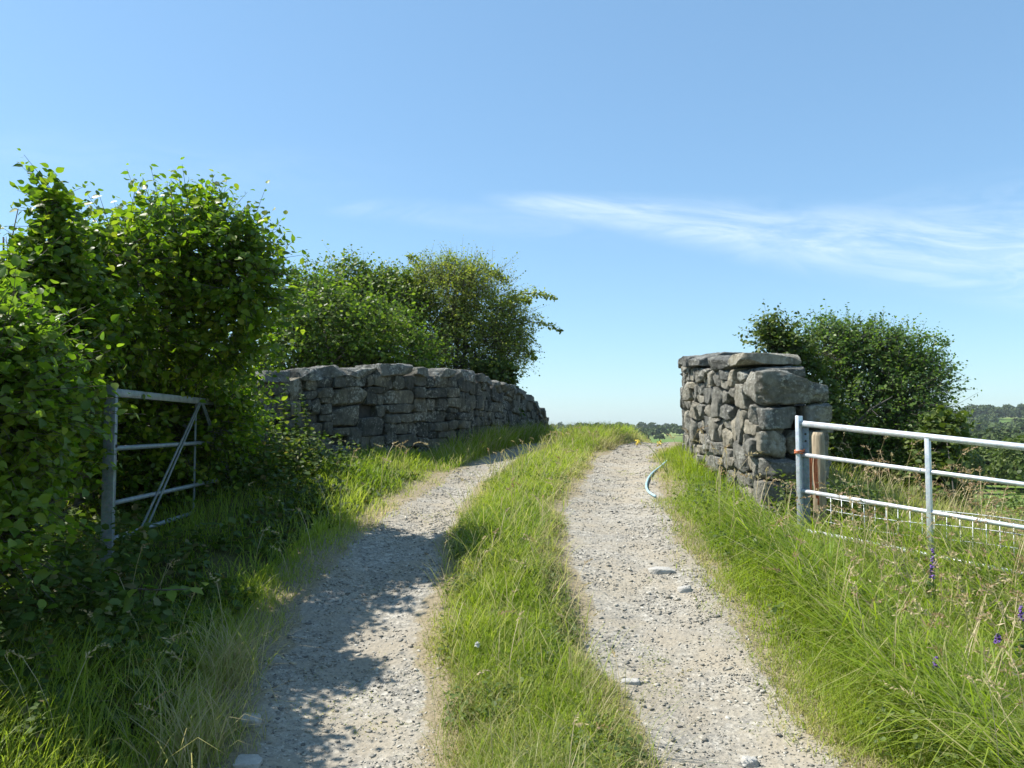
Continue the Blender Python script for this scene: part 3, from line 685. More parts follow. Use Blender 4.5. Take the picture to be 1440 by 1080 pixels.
# scrub bushes on the slope below the gate
SC = [('olive scrub bush on the slope below the pale gate', 9.6, 17, 1.0, .8, 'olive'), ('low leafy scrub bush nearest the right edge past the pale gate', 11.2, 18, 1.2, .9, 'scrub'),
      ('pale scrub bush in the middle of the valley slope', 13.5, 25, 1.6, 1.2, 'scrub'), ('dark scrub bush beyond the pale scrub on the slope', 18.5, 31, 1.9, 1.6, 'hawthorn'),
      ('round yellow green bush low on the valley slope', 22, 38, 2.4, 1.6, 'olive'), ('broad green thicket at the right edge of the slope', 27., 43, 2.6, 1.7, 'scrub')]
for i, (lab, x0, y0, r, h, mt) in enumerate(SC):
    z0 = float(gz(x0, y0)); env = [(x0, y0, z0+h*.55, r, r, h*.7), (x0+r*.6, y0+.3, z0+h*.4, r*.7, r*.7, h*.55), (x0-r*.6, y0-.2, z0+h*.35, r*.7, r*.7, h*.5)]
    tree('scrub_bush', lab, 'bush', (x0, y0, z0), env, M[mt], int(1100+120*r), 6, .07+.0022*y0, 50+i, stems=3, r0=.03, tl=.3, rmin=.35, lump=.3)

# ------------------------------------------------------------------ valley trees and far wood
def lumps(C, rad, hgt, per, fs, seed):
    """crowns of distant trees: each a few hundred leaf sprays over a lumpy dome"""
    n = len(C); d = unit(R.normal(0, 1, (n, per, 3))); d[..., 2] = np.abs(d[..., 2])*1.25-.42
    lm = .8+.35*vnoise(d*2.3+np.arange(n)[:, None, None]*7.7+seed)
    P = C[:, None]+d*lm[..., None]*np.stack([rad, rad, hgt*.62], -1)[:, None]+np.stack([0*hgt, 0*hgt, hgt*.42], -1)[:, None]
    s = fs*(.6+.8*R.random((n, per)))*rad[:, None]
    N = d+R.normal(0, .45, d.shape); a = np.cross(N, R.normal(0, 1, d.shape))
    return leaf_mesh((P-unit(a)*s[..., None]*.5).reshape(-1, 3), a.reshape(-1, 3), N.reshape(-1, 3), s.ravel())
def wood(name, label, mat, pts, r, h, per, fs, seed):
    C = np.array([(x, y, float(gz(x, y))) for x, y in pts]); n = len(C)
    V, q = lumps(C, r*(.7+.6*R.random(n)), h*(.75+.5*R.random(n)), per, fs, seed)
    return tag(mk(name, V, q, None, mat), label, 'wood', kind='stuff')
def polar(az0, az1, r0, r1, n):
    a = az0+(az1-az0)*R.random(n); yy = r0+(r1-r0)*R.random(n); return np.stack([a*yy, yy], 1)
wood('woodland', 'near valley canopy of light green trees below the gate', M['scrub'], polar(.4, .85, 95, 190, 150), 4.2, 6.5, 1100, .17, 61)
wood('woodland', 'blue green tree belts across the valley floor', M['farwood'], polar(.38, .95, 260, 420, 190), 6., 10, 420, .26, 62)
wood('woodland', 'dark wood covering the hilltop at the right edge', M['farwood'], polar(.565, .95, 1000, 1400, 420), 9., 17, 230, .32, 63)
wood('woodland', 'lower shoulder of trees left of the hilltop wood', M['farwood'], polar(.47, .6, 900, 1150, 60), 8., 11, 230, .32, 64)
# hedgerow trees on the far fields, in lines
pts = []
for az0, az1, rr, n in ((-.05, .27, 1500, 60), (-.05, .28, 1150, 26), (.02, .24, 850, 20), (.3, .75, 760, 60), (.45, .9, 600, 45), (-.05, .3, 1900, 70)):
    a = np.linspace(az0, az1, n)+R.normal(0, .004, n); yy = rr*(1+.06*np.sin(a*17+rr))+R.normal(0, 12, n); pts.append(np.stack([a*yy, yy], 1))
wood('woodland', 'hedgerow trees strung between the pale far fields', M['farwood'], np.vstack(pts), 8., 10, 150, .36, 65)
for lab, az, yy, r, h in (('lone round tree on the skyline beside the left wall end', .0475, 620, 6.2, 13), ('dark round tree in the far field left of the right verge', .165, 560, 4.6, 7), ('small rounded tree standing just left of that far field', .185, 640, 4.5, 6)):
    x0 = az*yy; z0 = float(gz(x0, yy)); o = empty('field_tree', lab, 'tree', (x0, yy, z0))
    V, q = lumps(np.array([(0, 0, h*.12)]), np.array([r]), np.array([h*.9]), 420, .34, 70); mk('crown', V, q, None, M['farwood'], o)
    mb = MB(); mb.tube(np.array([(0, 0, -.5), (0.1, 0, h*.3), (0, .1, h*.6)])+np.array((x0, yy, z0)), [r*.09, r*.07, r*.03], 7); mb.build('trunk', M['bark'], o)

# ------------------------------------------------------------------ stone walls
class Path:
    def __init__(s, pts):
        P = np.array(pts, float); t = np.linspace(0, 1, 200); k = np.linspace(0, 1, len(P))
        # Catmull style smoothing
        A = np.stack([np.interp(t, k, P[:, i]) for i in range(P.shape[1])], 1)
        for _ in range(60): A[1:-1] = (A[:-2]+2*A[1:-1]+A[2:])/4
        s.A = A; s.S = np.concatenate([[0], np.cumsum(np.linalg.norm(np.diff(A[:, :2], axis=0), axis=1))]); s.L = s.S[-1]
    def at(s, q):
        q = np.asarray(q, float); e = .05
        f = lambda v, i: np.interp(v, s.S, s.A[:, i])
        x, y = f(q, 0), f(q, 1)
        # run straight on past the ends
        T = unit(np.stack([f(np.clip(q+e, 0, s.L), 0)-f(np.clip(q-e, 0, s.L), 0), f(np.clip(q+e, 0, s.L), 1)-f(np.clip(q-e, 0, s.L), 1)], -1))
        ov = np.where(q < 0, q, np.where(q > s.L, q-s.L, 0))
        return x+T[..., 0]*ov, y+T[..., 1]*ov, T, f(q, 2), f(q, 3)
def bsp(s0, s1, v0, v1, wmin, wmax, hmin, hmax, out):
    w, h = s1-s0, v1-v0
    if w > wmax or (h <= hmax and w > wmin*2.2 and R.random() < .6):
        if h > hmax and R.random() < .5: pass
        else:
            k = s0+w*(.32+.36*R.random()); bsp(s0, k, v0, v1, wmin, wmax, hmin, hmax, out); bsp(k, s1, v0, v1, wmin, wmax, hmin, hmax, out); return
    if h > hmax or (h > hmin*2.3 and R.random() < .45):
        k = v0+h*(.32+.36*R.random()); bsp(s0, s1, v0, k, wmin, wmax, hmin, hmax, out); bsp(s0, s1, k, v1, wmin, wmax, hmin, hmax, out); return
    out.append((s0, s1, v0, v1))
def wall_map(path, s, dn, z01, H=None):
    x, y, T, zb, zt = path.at(s); nrm = np.stack([T[..., 1], -T[..., 0]], -1)   # to the right of travel
    return np.stack([x+nrm[..., 0]*dn, y+nrm[..., 1]*dn, zb+(zt-zb)*z01], -1)
def masonry(path, s0, s1, face, depth, Hm, wr, hr, n=7, rough=.12, gap=.012, jut=.04, skip=.0, seed0=0, colw=1.3):
    mb = MB(); rects = []
    s = s0
    while s < s1-1e-6:     # panels of varied width, so that no seam runs on for ever
        w = min(colw*(.7+.6*R.random()), s1-s); w = s1-s if s1-s-w < .4 else w
        bsp(s, s+w, 0, Hm, *wr, *hr, rects); s += w
    for i, (a, b, c, d) in enumerate(rects):
        if R.random() < skip: continue
        h = np.array([(b-a)/2-gap, depth/2, (d-c)/2-gap])
        V, Q = stone_local(h, seed0+i, n, .06, rough)
        ca, cc = (a+b)/2, (c+d)/2
        j = R.normal(0, jut)
        mb.add(wall_map(path, ca+V[:, 0], face-depth/2+j+V[:, 1], (cc+V[:, 2])/Hm), Q)
    return mb
def core(path, s0, s1, n0, n1, v1=.97):
    s = np.linspace(s0, s1, 40); mb = MB()
    rows = [wall_map(path, s, np.full(40, nn), np.full(40, vv)) for nn, vv in ((n0, -.05), (n0, v1), (n1, v1), (n1, -.05))]
    V = np.stack(rows, 1); k = V.shape[1]; V = V.reshape(-1, 3); q = []
    for i in range(39):
        for j in range(k-1): q.append((i*k+j, (i+1)*k+j, (i+1)*k+j+1, i*k+j+1))
    q.append((0, 1, 2, 3)); q.append((39*k+3, 39*k+2, 39*k+1, 39*k)); mb.add(V, q); return mb
def copings(path, s0, s1, lo, hi, hgt, half, parent, mat, zoff=0., seed=500, n0=0.):
    s = s0; i = 0
    while s < s1:
        L = lo+(hi-lo)*R.random(); L = min(L, s1-s+.1); hh = hgt*(.8+.45*R.random())
        V, Q = stone_local((L/2-.006, half*(.92+.16*R.random()), hh/2), seed+i, 13, .08, .26)
        x, y, T, zb, zt = path.at(s+L/2+V[:, 0]); nr = np.stack([T[:, 1], -T[:, 0]], -1); dn = n0+R.normal(0, .02)+V[:, 1]
        W = np.stack([x+nr[:, 0]*dn, y+nr[:, 1]*dn, zt+zoff+hh*.35+V[:, 2]+R.normal(0, .012)], -1)
        c = W.mean(0); mk('coping_stone', W-parent_loc(parent), Q, None, mat, parent)
        s += L; i += 1
# left parapet: x, y, ground z, top of the masonry (under the coping)
LP = [(-4.1, 9.3), (-3.25, 10.45), (-2.35, 11.7), (-.98, 13.7), (-.42, 16.), (.12, 18.), (.62, 19.9), (.72, 20.3)]
LT = [2.12, 2.2, 2.37, 2.45, 2.39, 2.22, 1.86, 1.6]
path = Path([(x, y, float(gz(x+.3, y))-.12, t) for (x, y), t in zip(LP, LT)])
wl = empty('stone_wall', 'long curved stone wall on the left dropping away at its far end', 'wall', (-.98, 13.7, 1.))
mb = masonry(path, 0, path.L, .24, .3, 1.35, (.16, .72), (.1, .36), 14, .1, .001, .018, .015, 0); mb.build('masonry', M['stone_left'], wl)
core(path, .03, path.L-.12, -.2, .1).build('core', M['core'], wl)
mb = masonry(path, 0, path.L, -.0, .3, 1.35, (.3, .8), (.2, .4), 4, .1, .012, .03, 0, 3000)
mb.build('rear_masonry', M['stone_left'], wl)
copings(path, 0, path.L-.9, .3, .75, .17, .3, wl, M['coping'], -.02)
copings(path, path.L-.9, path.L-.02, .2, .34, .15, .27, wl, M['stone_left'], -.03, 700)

# right parapet ending in a broken pier: travel away from the camera; its left face looks at the track
RP = [(2.85, 9.3), (2.72, 10.4), (2.62, 11.6), (2.68, 12.5), (2.95, 13.6), (3.5, 15.6), (4.2, 18), (4.95, 20)]
RT = [2.22, 2.36, 2.46, 2.56, 2.58, 2.55, 2.35, 1.95]
path = Path([(x, y, float(gz(x-.2, y))-.2, t) for (x, y), t in zip(RP, RT)])
wr = empty('stone_wall', 'broken end of the stone wall on the right with tumbled blocks', 'wall', (3.2, 9.6, .7))
# dn is positive to the right of travel; the track face is at dn = 0, stones reach in to +.35
mb = masonry(path, .02, 4.2, .36, .36, 1.85, (.14, .46), (.12, .48), 16, .17, .002, .036, .025, 5000, 1.0)
mb2 = masonry(path, 4.2, path.L, .36, .36, 1.85, (.3, .6), (.2, .4), 5, .12, .012, .03, 0, 5600)
for v, q_ in zip(mb2.v, mb2.q): pass
mb.build('masonry', M['stone'], wr); mb2.build('rear_masonry', M['stone'], wr)
core(path, .35, path.L-.1, .2, .78, .99).build('core', M['core'], wr)
copings(path, .75, path.L-.2, .45, .85, .19, .46, wr, M['stone'], .02, 900, .36)
# the squared end of the wall, course by course
mb = MB(); x0 = 2.98
def block(mb, cx, cy, cz, hx, hy, hz, seed, rot=0., rough=.1, n=9, tilt=0.):
    V, Q = stone_local((hx, hy, hz), seed, n+5, .06, rough*2.1)
    c, s = math.cos(rot), math.sin(rot); ct, st = math.cos(tilt), math.sin(tilt)
    V = np.stack([V[:, 0]*ct-V[:, 2]*st, V[:, 1], V[:, 0]*st+V[:, 2]*ct], -1)
    V = np.stack([V[:, 0]*c-V[:, 1]*s, V[:, 0]*s+V[:, 1]*c, V[:, 2]], -1)
    mb.add(V+np.array((cx, cy, cz)), Q)
z = .42; courses = [(.26, [(2.86, 3.3), (3.3, 3.66)]), (.3, [(2.84, 3.14), (3.14, 3.68)]), (.27, [(2.86, 3.36), (3.36, 3.7)]), (.32, [(2.85, 3.18), (3.18, 3.7)]), (.3, [(2.86, 3.34), (3.34, 3.72)])]
i = 0
for hh, sp in courses:
    for a_, b_ in sp:
        block(mb, (a_+b_)/2, 9.36+R.normal(0, .025), z+hh/2, (b_-a_)/2-.006, .2, hh/2-.007, 2000+i, R.normal(.0, .03), .1); i += 1
    z += hh
mb.build('end_masonry', M['stone'], wr)
mb = MB(); V, Q = stone_local((.41, .2, .2), 2105, 20, .06, .28)
V[:, 2] -= np.where(V[:, 2] > 0, 1, 0)*np.clip(V[:, 0]+.05, 0, 1)*.34*(V[:, 2]/.2)        # its top slopes off to the right
mb.add(V+np.array((3.25, 9.3, z+.19)), Q); mb.build('corner_block', M['stone'], wr)
mb = MB(); block(mb, 3.15, 9.95, 2.43, .4, .3, .07, 2110, .1, .08, 10); mb.build('cap_slab', M['stone'], wr)
mb = MB(); block(mb, 3.2, 9.82, 2.26, .36, .22, .07, 2111, .1, .1, 8); mb.build('cap_bed', M['stone'], wr)
mb = MB()
for cx, cy, cz, hx, hy, hz, sd in ((3.62, 9.7, 1.78, .2, .2, .05, 1), (3.66, 9.65, 1.6, .2, .2, .06, 2), (3.65, 9.75, 1.05, .18, .25, .25, 3), (2.82, 9.12, .6, .16, .12, .1, 4), (3.1, 9.05, .52, .14, .12, .1, 5)):
    block(mb, cx, cy, cz, hx, hy, hz, 2200+sd, R.normal(0, .2), .14, 8, R.normal(0, .1))
mb.build('rubble', M['stone'], wr)

# loose stones on the track
for lab, px, py, D, hx, hy, hz in (('pale flat stone where the left rut meets the bank', 350, 1064, 3.78, .062, .05, .03), ('grey shaded stone at the left rut edge above the pale one', 352, 1000, 4.15, .06, .05, .035),
        ('broad flat pale slab set in the right rut edge', 930, 790, 6.3, .1, .07, .03), ('bluish flat stone in the middle of the right rut', 885, 951, 4.6, .06, .035, .022),
        ('rounded blue grey stone at the bottom of the right rut', 1053, 1060, 3.8, .04, .034, .03), ('white chip of stone by the flat pale slab', 962, 820, 5.9, .05, .04, .035)):
    p = at(px, py, D); x0, y0 = p[0], p[1]; V, Q = stone_local((hx, hy, hz), int(px), 8, .4, .16)
    c = np.array((x0, y0, float(gz(x0, y0))+hz*.1)); tag(mk('stone', V, Q, None, M['loose']), lab, 'stone').location = c

# ------------------------------------------------------------------ gates
def rail(name, A, B, r, mat, parent, k=12):
    mb = MB(); mb.tube(np.array([A, A+(B-A)*.5, B]), r, k); return mb.build(name, mat, parent, True)
# open gate folded back against the hazels
A, B = np.array((-2.92, 5.8, 0.)), np.array((-3.2, 10.05, 0.)); u = unit(B-A); L = np.linalg.norm(B-A); side = np.array((u[1], -u[0], 0))
TOP = 1.88
g = empty('field_gate', 'open galvanised field gate folded back into the hazel hedge', 'gate', (-2.92, 5.8, .6))
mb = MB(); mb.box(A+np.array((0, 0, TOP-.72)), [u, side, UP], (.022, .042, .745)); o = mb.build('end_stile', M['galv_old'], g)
mb = MB(); mb.tube(np.array([A+side*.046+np.array((0, 0, TOP-.42)), A+side*.05+np.array((0, 0, TOP-.42))]), .012, 10); mb.build('hole_disc', M['core'], o)  # dark disc standing in for the shaded hole in the stile
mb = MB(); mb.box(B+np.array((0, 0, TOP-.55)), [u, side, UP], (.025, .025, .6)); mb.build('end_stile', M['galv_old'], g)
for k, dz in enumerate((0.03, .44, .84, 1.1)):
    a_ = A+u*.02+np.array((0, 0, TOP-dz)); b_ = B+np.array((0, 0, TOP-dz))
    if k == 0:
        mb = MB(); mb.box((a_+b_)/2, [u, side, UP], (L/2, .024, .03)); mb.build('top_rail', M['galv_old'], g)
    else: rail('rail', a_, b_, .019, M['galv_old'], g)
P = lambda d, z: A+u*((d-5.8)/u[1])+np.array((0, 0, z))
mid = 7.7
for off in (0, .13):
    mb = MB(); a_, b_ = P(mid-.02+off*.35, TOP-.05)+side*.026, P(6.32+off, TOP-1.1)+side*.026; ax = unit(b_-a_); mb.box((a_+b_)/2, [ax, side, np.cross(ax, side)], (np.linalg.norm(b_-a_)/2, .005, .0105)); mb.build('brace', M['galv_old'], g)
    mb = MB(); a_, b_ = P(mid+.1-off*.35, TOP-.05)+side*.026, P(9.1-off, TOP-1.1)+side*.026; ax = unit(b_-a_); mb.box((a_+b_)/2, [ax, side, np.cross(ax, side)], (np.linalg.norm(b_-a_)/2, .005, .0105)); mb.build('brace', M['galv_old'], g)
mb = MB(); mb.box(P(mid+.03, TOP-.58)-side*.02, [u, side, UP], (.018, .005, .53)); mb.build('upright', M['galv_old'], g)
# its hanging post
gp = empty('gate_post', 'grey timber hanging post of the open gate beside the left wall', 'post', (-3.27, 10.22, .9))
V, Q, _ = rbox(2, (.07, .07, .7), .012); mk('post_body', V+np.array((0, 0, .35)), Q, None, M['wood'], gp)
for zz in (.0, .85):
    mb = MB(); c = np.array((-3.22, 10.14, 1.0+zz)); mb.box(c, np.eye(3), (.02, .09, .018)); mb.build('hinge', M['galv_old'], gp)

# pale closed gate
A = np.array((2.915, 8.1, 0.)); B = np.array((5.55, 5.613, 0.)); L = np.linalg.norm(B-A); u = (B-A)/L; side = np.array((u[1], -u[0], 0)); dro = -.107
g = empty('field_gate', 'bright galvanised field gate standing in the grass on the right', 'gate', (2.915, 8.1, .5))
tz = lambda t: 1.655+dro*t
mb = MB(); mb.box(A+np.array((0, 0, tz(0)-.53)), [u, side, UP], (.02, .048, .585)); es = mb.build('end_stile', M['galv'], g)
mb = MB(); mb.box(A+u*.05+np.array((0, 0, tz(0)-.55))-side*.03, [u, side, UP], (.035, .004, .5)); mb.build('latch_plate', M['galv_old'], es)
for zz in (.13, .2):
    mb = MB(); c = A+u*.055+np.array((0, 0, tz(0)-zz)); mb.tube(np.array([c+side*(-.024), c+side*(-.02)]), .011, 10); mb.build('bolt_hole', M['core'], es)
def gp_(t, dz): return A+u*t+np.array((0, 0, tz(t)-dz))
rail('top_rail', gp_(-.005, .02), gp_(L, .02), .031, M['galv'], g, 14)
for dz in (.335, .70, 1.09): rail('rail', gp_(.0, dz), gp_(L, dz), .021, M['galv'], g)
for t in (1.2, 2.4, L-.01):
    mb = MB(); mb.box(gp_(t, .57)+side*.0, [u, side, UP], (.021, .028, .55)); mb.build('upright', M['galv'], g)
# wooden post, twine, netting
fp = empty('fence_post', 'weathered round timber post standing behind the pale gate', 'post', (3.27, 8.52, .45))
mb = MB(); mb.tube(np.array([(3.27, 8.52, .2), (3.272, 8.52, .9), (3.268, 8.525, 1.5), (3.27, 8.525, 1.54)]), [.07, .068, .064, .05], 14); mb.build('post_body', M['wood'], fp, True)
tw = empty('twine', 'orange baler twine tied round the gate end and hanging beside the post', 'twine', (2.95, 8.15, 1.3))
mb = MB()
for k in range(4):
    t = np.linspace(0, 2*math.pi, 20); z0 = tz(0)-.33+.013*k
    mb.tube(np.stack([A[0]+(u[0]*np.cos(t)*.042+side[0]*np.sin(t)*.062), A[1]+(u[1]*np.cos(t)*.042+side[1]*np.sin(t)*.062), z0+.012*np.sin(t+k)], 1), .007, 6)
mb.build('knot', M['twine'], tw)
for k in range(5):
    P0 = np.array(((3.022, 3.04, 3.058, 3.1, 3.118)[k], 8.17, tz(0)-.34)); le = .42+.12*R.random()
    mb = MB() if k == 0 else mb
    T = np.linspace(0, 1, 8); mb.tube(P0+np.stack([R.normal(0, .006)+.007*np.sin(T*5+k), .006*np.cos(T*5+k), -le*T], 1), .017*(1-.4*T)*(.7+.3*np.sin(T*9+k*2)**2), 6)
mb.build('strand', M['twine'], tw)
nw = empty('wire_netting', 'sagging square wire netting stretched behind the pale gate', 'fence', (3.27, 8.5, .5))
C0, C1 = np.array((3.3, 8.45, 0)), np.array((6.3, 5.9, 0)); 
lev = (.88, .75, .62, .47, .32)
mb = MB()
for z0 in lev:
    T = np.linspace(0, 1, 24); mb.tube(C0+(C1-C0)*T[:, None]+np.stack([0*T, .01*np.sin(T*23+z0*9), z0-.36*T-.03*np.sin(T*9+z0)], 1), .0042, 5)
mb.build('line_wire', M['galv'], nw)
mb = MB()
for t in np.linspace(0.015, .985, 36):
    p = C0+(C1-C0)*t; mb.tube(np.array([p+np.array((0, 0, .885-.36*t)), p+np.array((R.normal(0, .008), 0, .55-.36*t)), p+np.array((R.normal(0, .01), 0, .2-.36*t))]), .003, 5)
mb.build('stay_wire', M['galv'], nw)
fp = empty('fence_post', 'timber post holding the netting end out by the right edge', 'post', (6.35, 5.87, .0))
mb = MB(); mb.tube(np.array([(6.35, 5.87, -.3), (6.35, 5.87, .6), (6.34, 5.87, 1.05)]), [.07, .066, .06], 12); mb.build('post_body', M['wood'], fp, True)

# pale blue hose at the edge of the right rut
pts = []
for px, py in ((938, 648), (928, 657), (918, 664), (911, 673), (908, 683), (911, 692), (922, 698)):
    # intersect the sight line with the ground
    D = 12.
    for _ in range(30):
        p = at(px, py, D); D += (p[2]-float(gz(p[0], D))-.03)*4.
    pts.append(at(px, py, D))
P = np.array(pts); t = np.linspace(0, 1, len(P)); tt = np.linspace(0, 1, 40)
C = np.stack([np.interp(tt, t, P[:, i]) for i in range(3)], 1)
for _ in range(12): C[1:-1] = (C[:-2]+2*C[1:-1]+C[2:])/4
mb = MB(); mb.tube(C, .014, 10); tag(mb.build('hose', M['pipe'], None, True), 'pale blue hose curling out of the grass at the rut edge', 'hose')

# ------------------------------------------------------------------ single plants
def nettle_parts(h, pairs, seed, lsize):
    rr = np.random.default_rng(seed); T = np.linspace(0, 1, 8); ln = rr.normal(0, .1, 2)
    P = np.stack([ln[0]*h*T**2, ln[1]*h*T**2, h*T], 1); mb = MB(); mb.tube(P, .0045*(1-.6*T), 5)
    pos, ax, nr, sz = [], [], [], []
    for k in range(pairs):
        f = .18+.82*k/(pairs-1); p = P[0]*0+np.array([ln[0]*h*f*f, ln[1]*h*f*f, h*f]); a0 = k*1.57+rr.normal(0, .3); s = lsize*(1.15-.75*f)*(.8+.4*rr.random())
        for j in (0, math.pi):
            a = a0+j; d = np.array([math.cos(a), math.sin(a), .15-.5*rr.random()]); pos.append(p); ax.append(d); nr.append(UP+d*.5+rr.normal(0, .25, 3)); sz.append(s)
            if f > .5:
                for _ in range(2): pos.append(p-np.array([0, 0, .01])); ax.append(d*np.array([.6, .6, 0])+np.array([rr.normal(0, .5), rr.normal(0, .5), -.6])); nr.append(rr.normal(0, 1, 3)); sz.append(s*.5)
    V, q = leaf_mesh(np.array(pos), np.array(ax), np.array(nr), np.array(sz)); V = V.reshape(-1, 6, 3)
    return mb, V.reshape(-1, 3), q
protos = []
for k, (h, pr, ls) in enumerate(((.85, 17, .13), (.65, 14, .12), (1.05, 20, .13))):
    mb, V, q = nettle_parts(h, pr, 80+k, ls)
    st = mb.build('stem', M['nettle']); lf = mk('leaves', V, q, None, M['nettle'])
    protos.append((st.data, lf.data)); bpy.data.objects.remove(st); bpy.data.objects.remove(lf)
def nettle(x0, y0, kind, label, group, sc=1.):
    o = empty('nettle', label, 'nettle', (x0, y0, float(gz(x0, y0))-.02), group); o.rotation_euler[2] = R.random()*6.28; o.scale = (sc,)*3
    for nm, me in zip(('stem', 'leaves'), protos[kind]):
        c = bpy.data.objects.new(nm, me); COL.objects.link(c); c.parent = o
G1 = 'nettles under the nearest hazel'
for x0, y0, k, s in ((-2.55, 3.75, 0, .9), (-2.4, 3.95, 1, 1.), (-2.75, 4.05, 2, .85), (-2.62, 4.3, 0, 1.), (-2.9, 4.5, 1, 1.1), (-2.35, 4.5, 0, .85), (-2.5, 4.75, 1, 1.), (-2.72, 4.95, 0, .95), (-2.25, 3.55, 1, .8), (-2.42, 3.4, 1, .9),
                     (-2.5, 5.15, 1, .95), (-2.6, 5.4, 0, .8), (-3.05, 5., 2, .9), (-2.3, 4.2, 1, .75), (-2.3, 3.15, 1, .7), (-2.15, 3.3, 1, .6), (-2.05, 3.05, 1, .65), (-2.22, 2.95, 0, .6), (-1.98, 3.35, 1, .55), (-2.4, 3.25, 0, .7), (-2.1, 3.6, 1, .6), (-2.2, 3.85, 0, .6)):
    nettle(x0, y0, k, 'leafy nettle stalk among the bank plants below the nearest hazel', G1, s)
G2 = 'nettles against the left wall'
for x0, y0, k, s in ((-2.72, 9.5, 2, 1.05), (-2.55, 9.4, 2, .85), (-2.42, 9.6, 2, .95), (-2.85, 9.3, 0, .85), (-2.65, 9.1, 0, .75), (-2.3, 9.3, 1, .8), (-2.95, 9.6, 0, .8), (-2.5, 8.9, 1, .8), (-2.1, 9.6, 1, .8), (-2.75, 8.8, 1, .75), (-2.2, 9.0, 1, .7)):
    nettle(x0, y0, k, 'tall sunlit nettle stalk growing in front of the left wall', G2, s)
# hazel shoot leaning out over the bank with broad pale leaves
hs = empty('hazel_shoot', 'low hazel shoot with broad pale leaves reaching out over the bank', 'plant', (-2.7, 4.7, .35))
P = np.array([at(110, 880, 4.7), at(140, 850, 4.6), at(190, 828, 4.55), at(235, 830, 4.5), at(268, 828, 4.45)])
mb = MB(); mb.tube(np.vstack([[(-2.75, 4.75, .3)], P]), [.008, .007, .006, .005, .004, .002], 6); mb.build('stem', M['bark'], hs)
pos = np.vstack([P[1:], P[1:]+R.normal(0, .035, (4, 3)), P[2:]+R.normal(0, .05, (3, 3)), P[:3]+R.normal(0, .08, (3, 3))]); n = len(pos)
V, q = leaf_mesh(pos, np.stack([R.normal(.5, .5, n), R.normal(-.3, .4, n), R.normal(-.2, .25, n)], 1), UP+R.normal(0, .35, (n, 3)), .06+.045*R.random(n), True); mk('leaves', V-parent_loc(hs), q, None, M['hazel_near'], hs)
# low leafy undergrowth on the shaded bank
N = 8000; y = scatter_y(N, 2.8, 5.6, 1.1); a = edges(y)[0]; x = a-.3-R.random(N)*1.5; k = n2(x, y, 2.4, 75) > -.05; x, y, a = x[k], y[k], a[k]; n = len(x)
pos = np.stack([x, y, gz(x, y)+.08+.42*R.random(n)**1.2*sm(a-x, .15, 1.)], 1)
V, q = leaf_mesh(pos, R.normal(0, 1, (n, 3))*np.array([1, 1, .5]), UP+R.normal(0, .5, (n, 3)), .03+.055*R.random(n)); tag(mk('undergrowth', V, q, None, M['nettle']), 'broad leaved weeds crowding the bank at the bottom left corner', 'undergrowth', kind='stuff')
N = 11000; y = scatter_y(N, 2.9, 9.6, 1.2); a = edges(y)[0]; x = a-.45-R.random(N)*2.1; k = n2(x, y, 1.6, 71) > -.25; x, y = x[k], y[k]; n = len(x)
pos = np.stack([x, y, gz(x, y)+.03+(.42-.2*sm(y, 5., 5.8))*R.random(n)**1.6*sm(a[k]-x, .4, 1.4)], 1)
V, q = leaf_mesh(pos, R.normal(0, 1, (n, 3))*np.array([1, 1, .35]), UP+R.normal(0, .45, (n, 3)), .035+.06*R.random(n)); tag(mk('undergrowth', V, q, None, M['nettle']), 'low mixed leaves covering the shaded bank under the hazels', 'undergrowth', kind='stuff')
N = 6500; y = 7.2+R.random(N)*3.2; a = edges(y)[0]; x = a-.3-R.random(N)*2.1; k = n2(x, y, 2.2, 73) > -.1; x, y, a = x[k], y[k], a[k]; n = len(x)
pos = np.stack([x, y, gz(x, y)+.05+.5*R.random(n)**1.3*sm(a-x, .3, 1.6)], 1)
V, q = leaf_mesh(pos, R.normal(0, 1, (n, 3))*np.array([1, 1, .5]), UP+R.normal(0, .5, (n, 3)), .03+.04*R.random(n)); tag(mk('undergrowth', V, q, None, M['nettle']), 'sunlit leafy weeds on the bank in front of the left wall', 'undergrowth', kind='stuff')
N = 1500; y = 9.+R.random(N)*1.2; x = 3.0+R.random(N)*1.1-.1*(y-9); pos = np.stack([x, y*0+8.55+.5*R.random(N), gz(x, y)+.45*R.random(N)**1.7], 1)
V, q = leaf_mesh(pos, R.normal(0, 1, (N, 3))*np.array([1, 1, .35]), UP+R.normal(0, .45, (N, 3)), .03+.035*R.random(N)); tag(mk('undergrowth', V, q, None, M['scrub']), 'weeds at the foot of the broken wall pier', 'undergrowth', kind='stuff')

N = 15000; y = scatter_y(N, 2.8, 13, 1.3); _, b, c, _ = edges(y); x = b+.06+R.random(N)*(c-b-.12); k = n2(x, y, 3.1, 81)+.4*n2(x, y, 9, 82) > .12; x, y = x[k], y[k]; n = len(x)
V, q = leaf_mesh(np.stack([x, y, gz(x, y)+.02+.09*R.random(n)], 1), R.normal(0, 1, (n, 3))*np.array([1, 1, .35]), UP+R.normal(0, .35, (n, 3)), .013+.022*R.random(n)**2+.001*y)
tag(mk('clover', V, q, None, M['scrub']), 'small clover and plantain leaves among the grass of the middle strip', 'clover', kind='stuff')
N = 16000; y = scatter_y(N, 2.8, 9, 1.3); x = edges(y)[3]+.1+R.random(N)*2.4; k = n2(x, y, 2.3, 83)+.4*n2(x, y, 7, 84) > .15; x, y = x[k], y[k]; n = len(x)
V, q = leaf_mesh(np.stack([x, y, gz(x, y)+.04+.26*R.random(n)], 1), R.normal(0, 1, (n, 3))*np.array([1, 1, .5]), UP+R.normal(0, .45, (n, 3)), .014+.026*R.random(n)**2+.001*y)
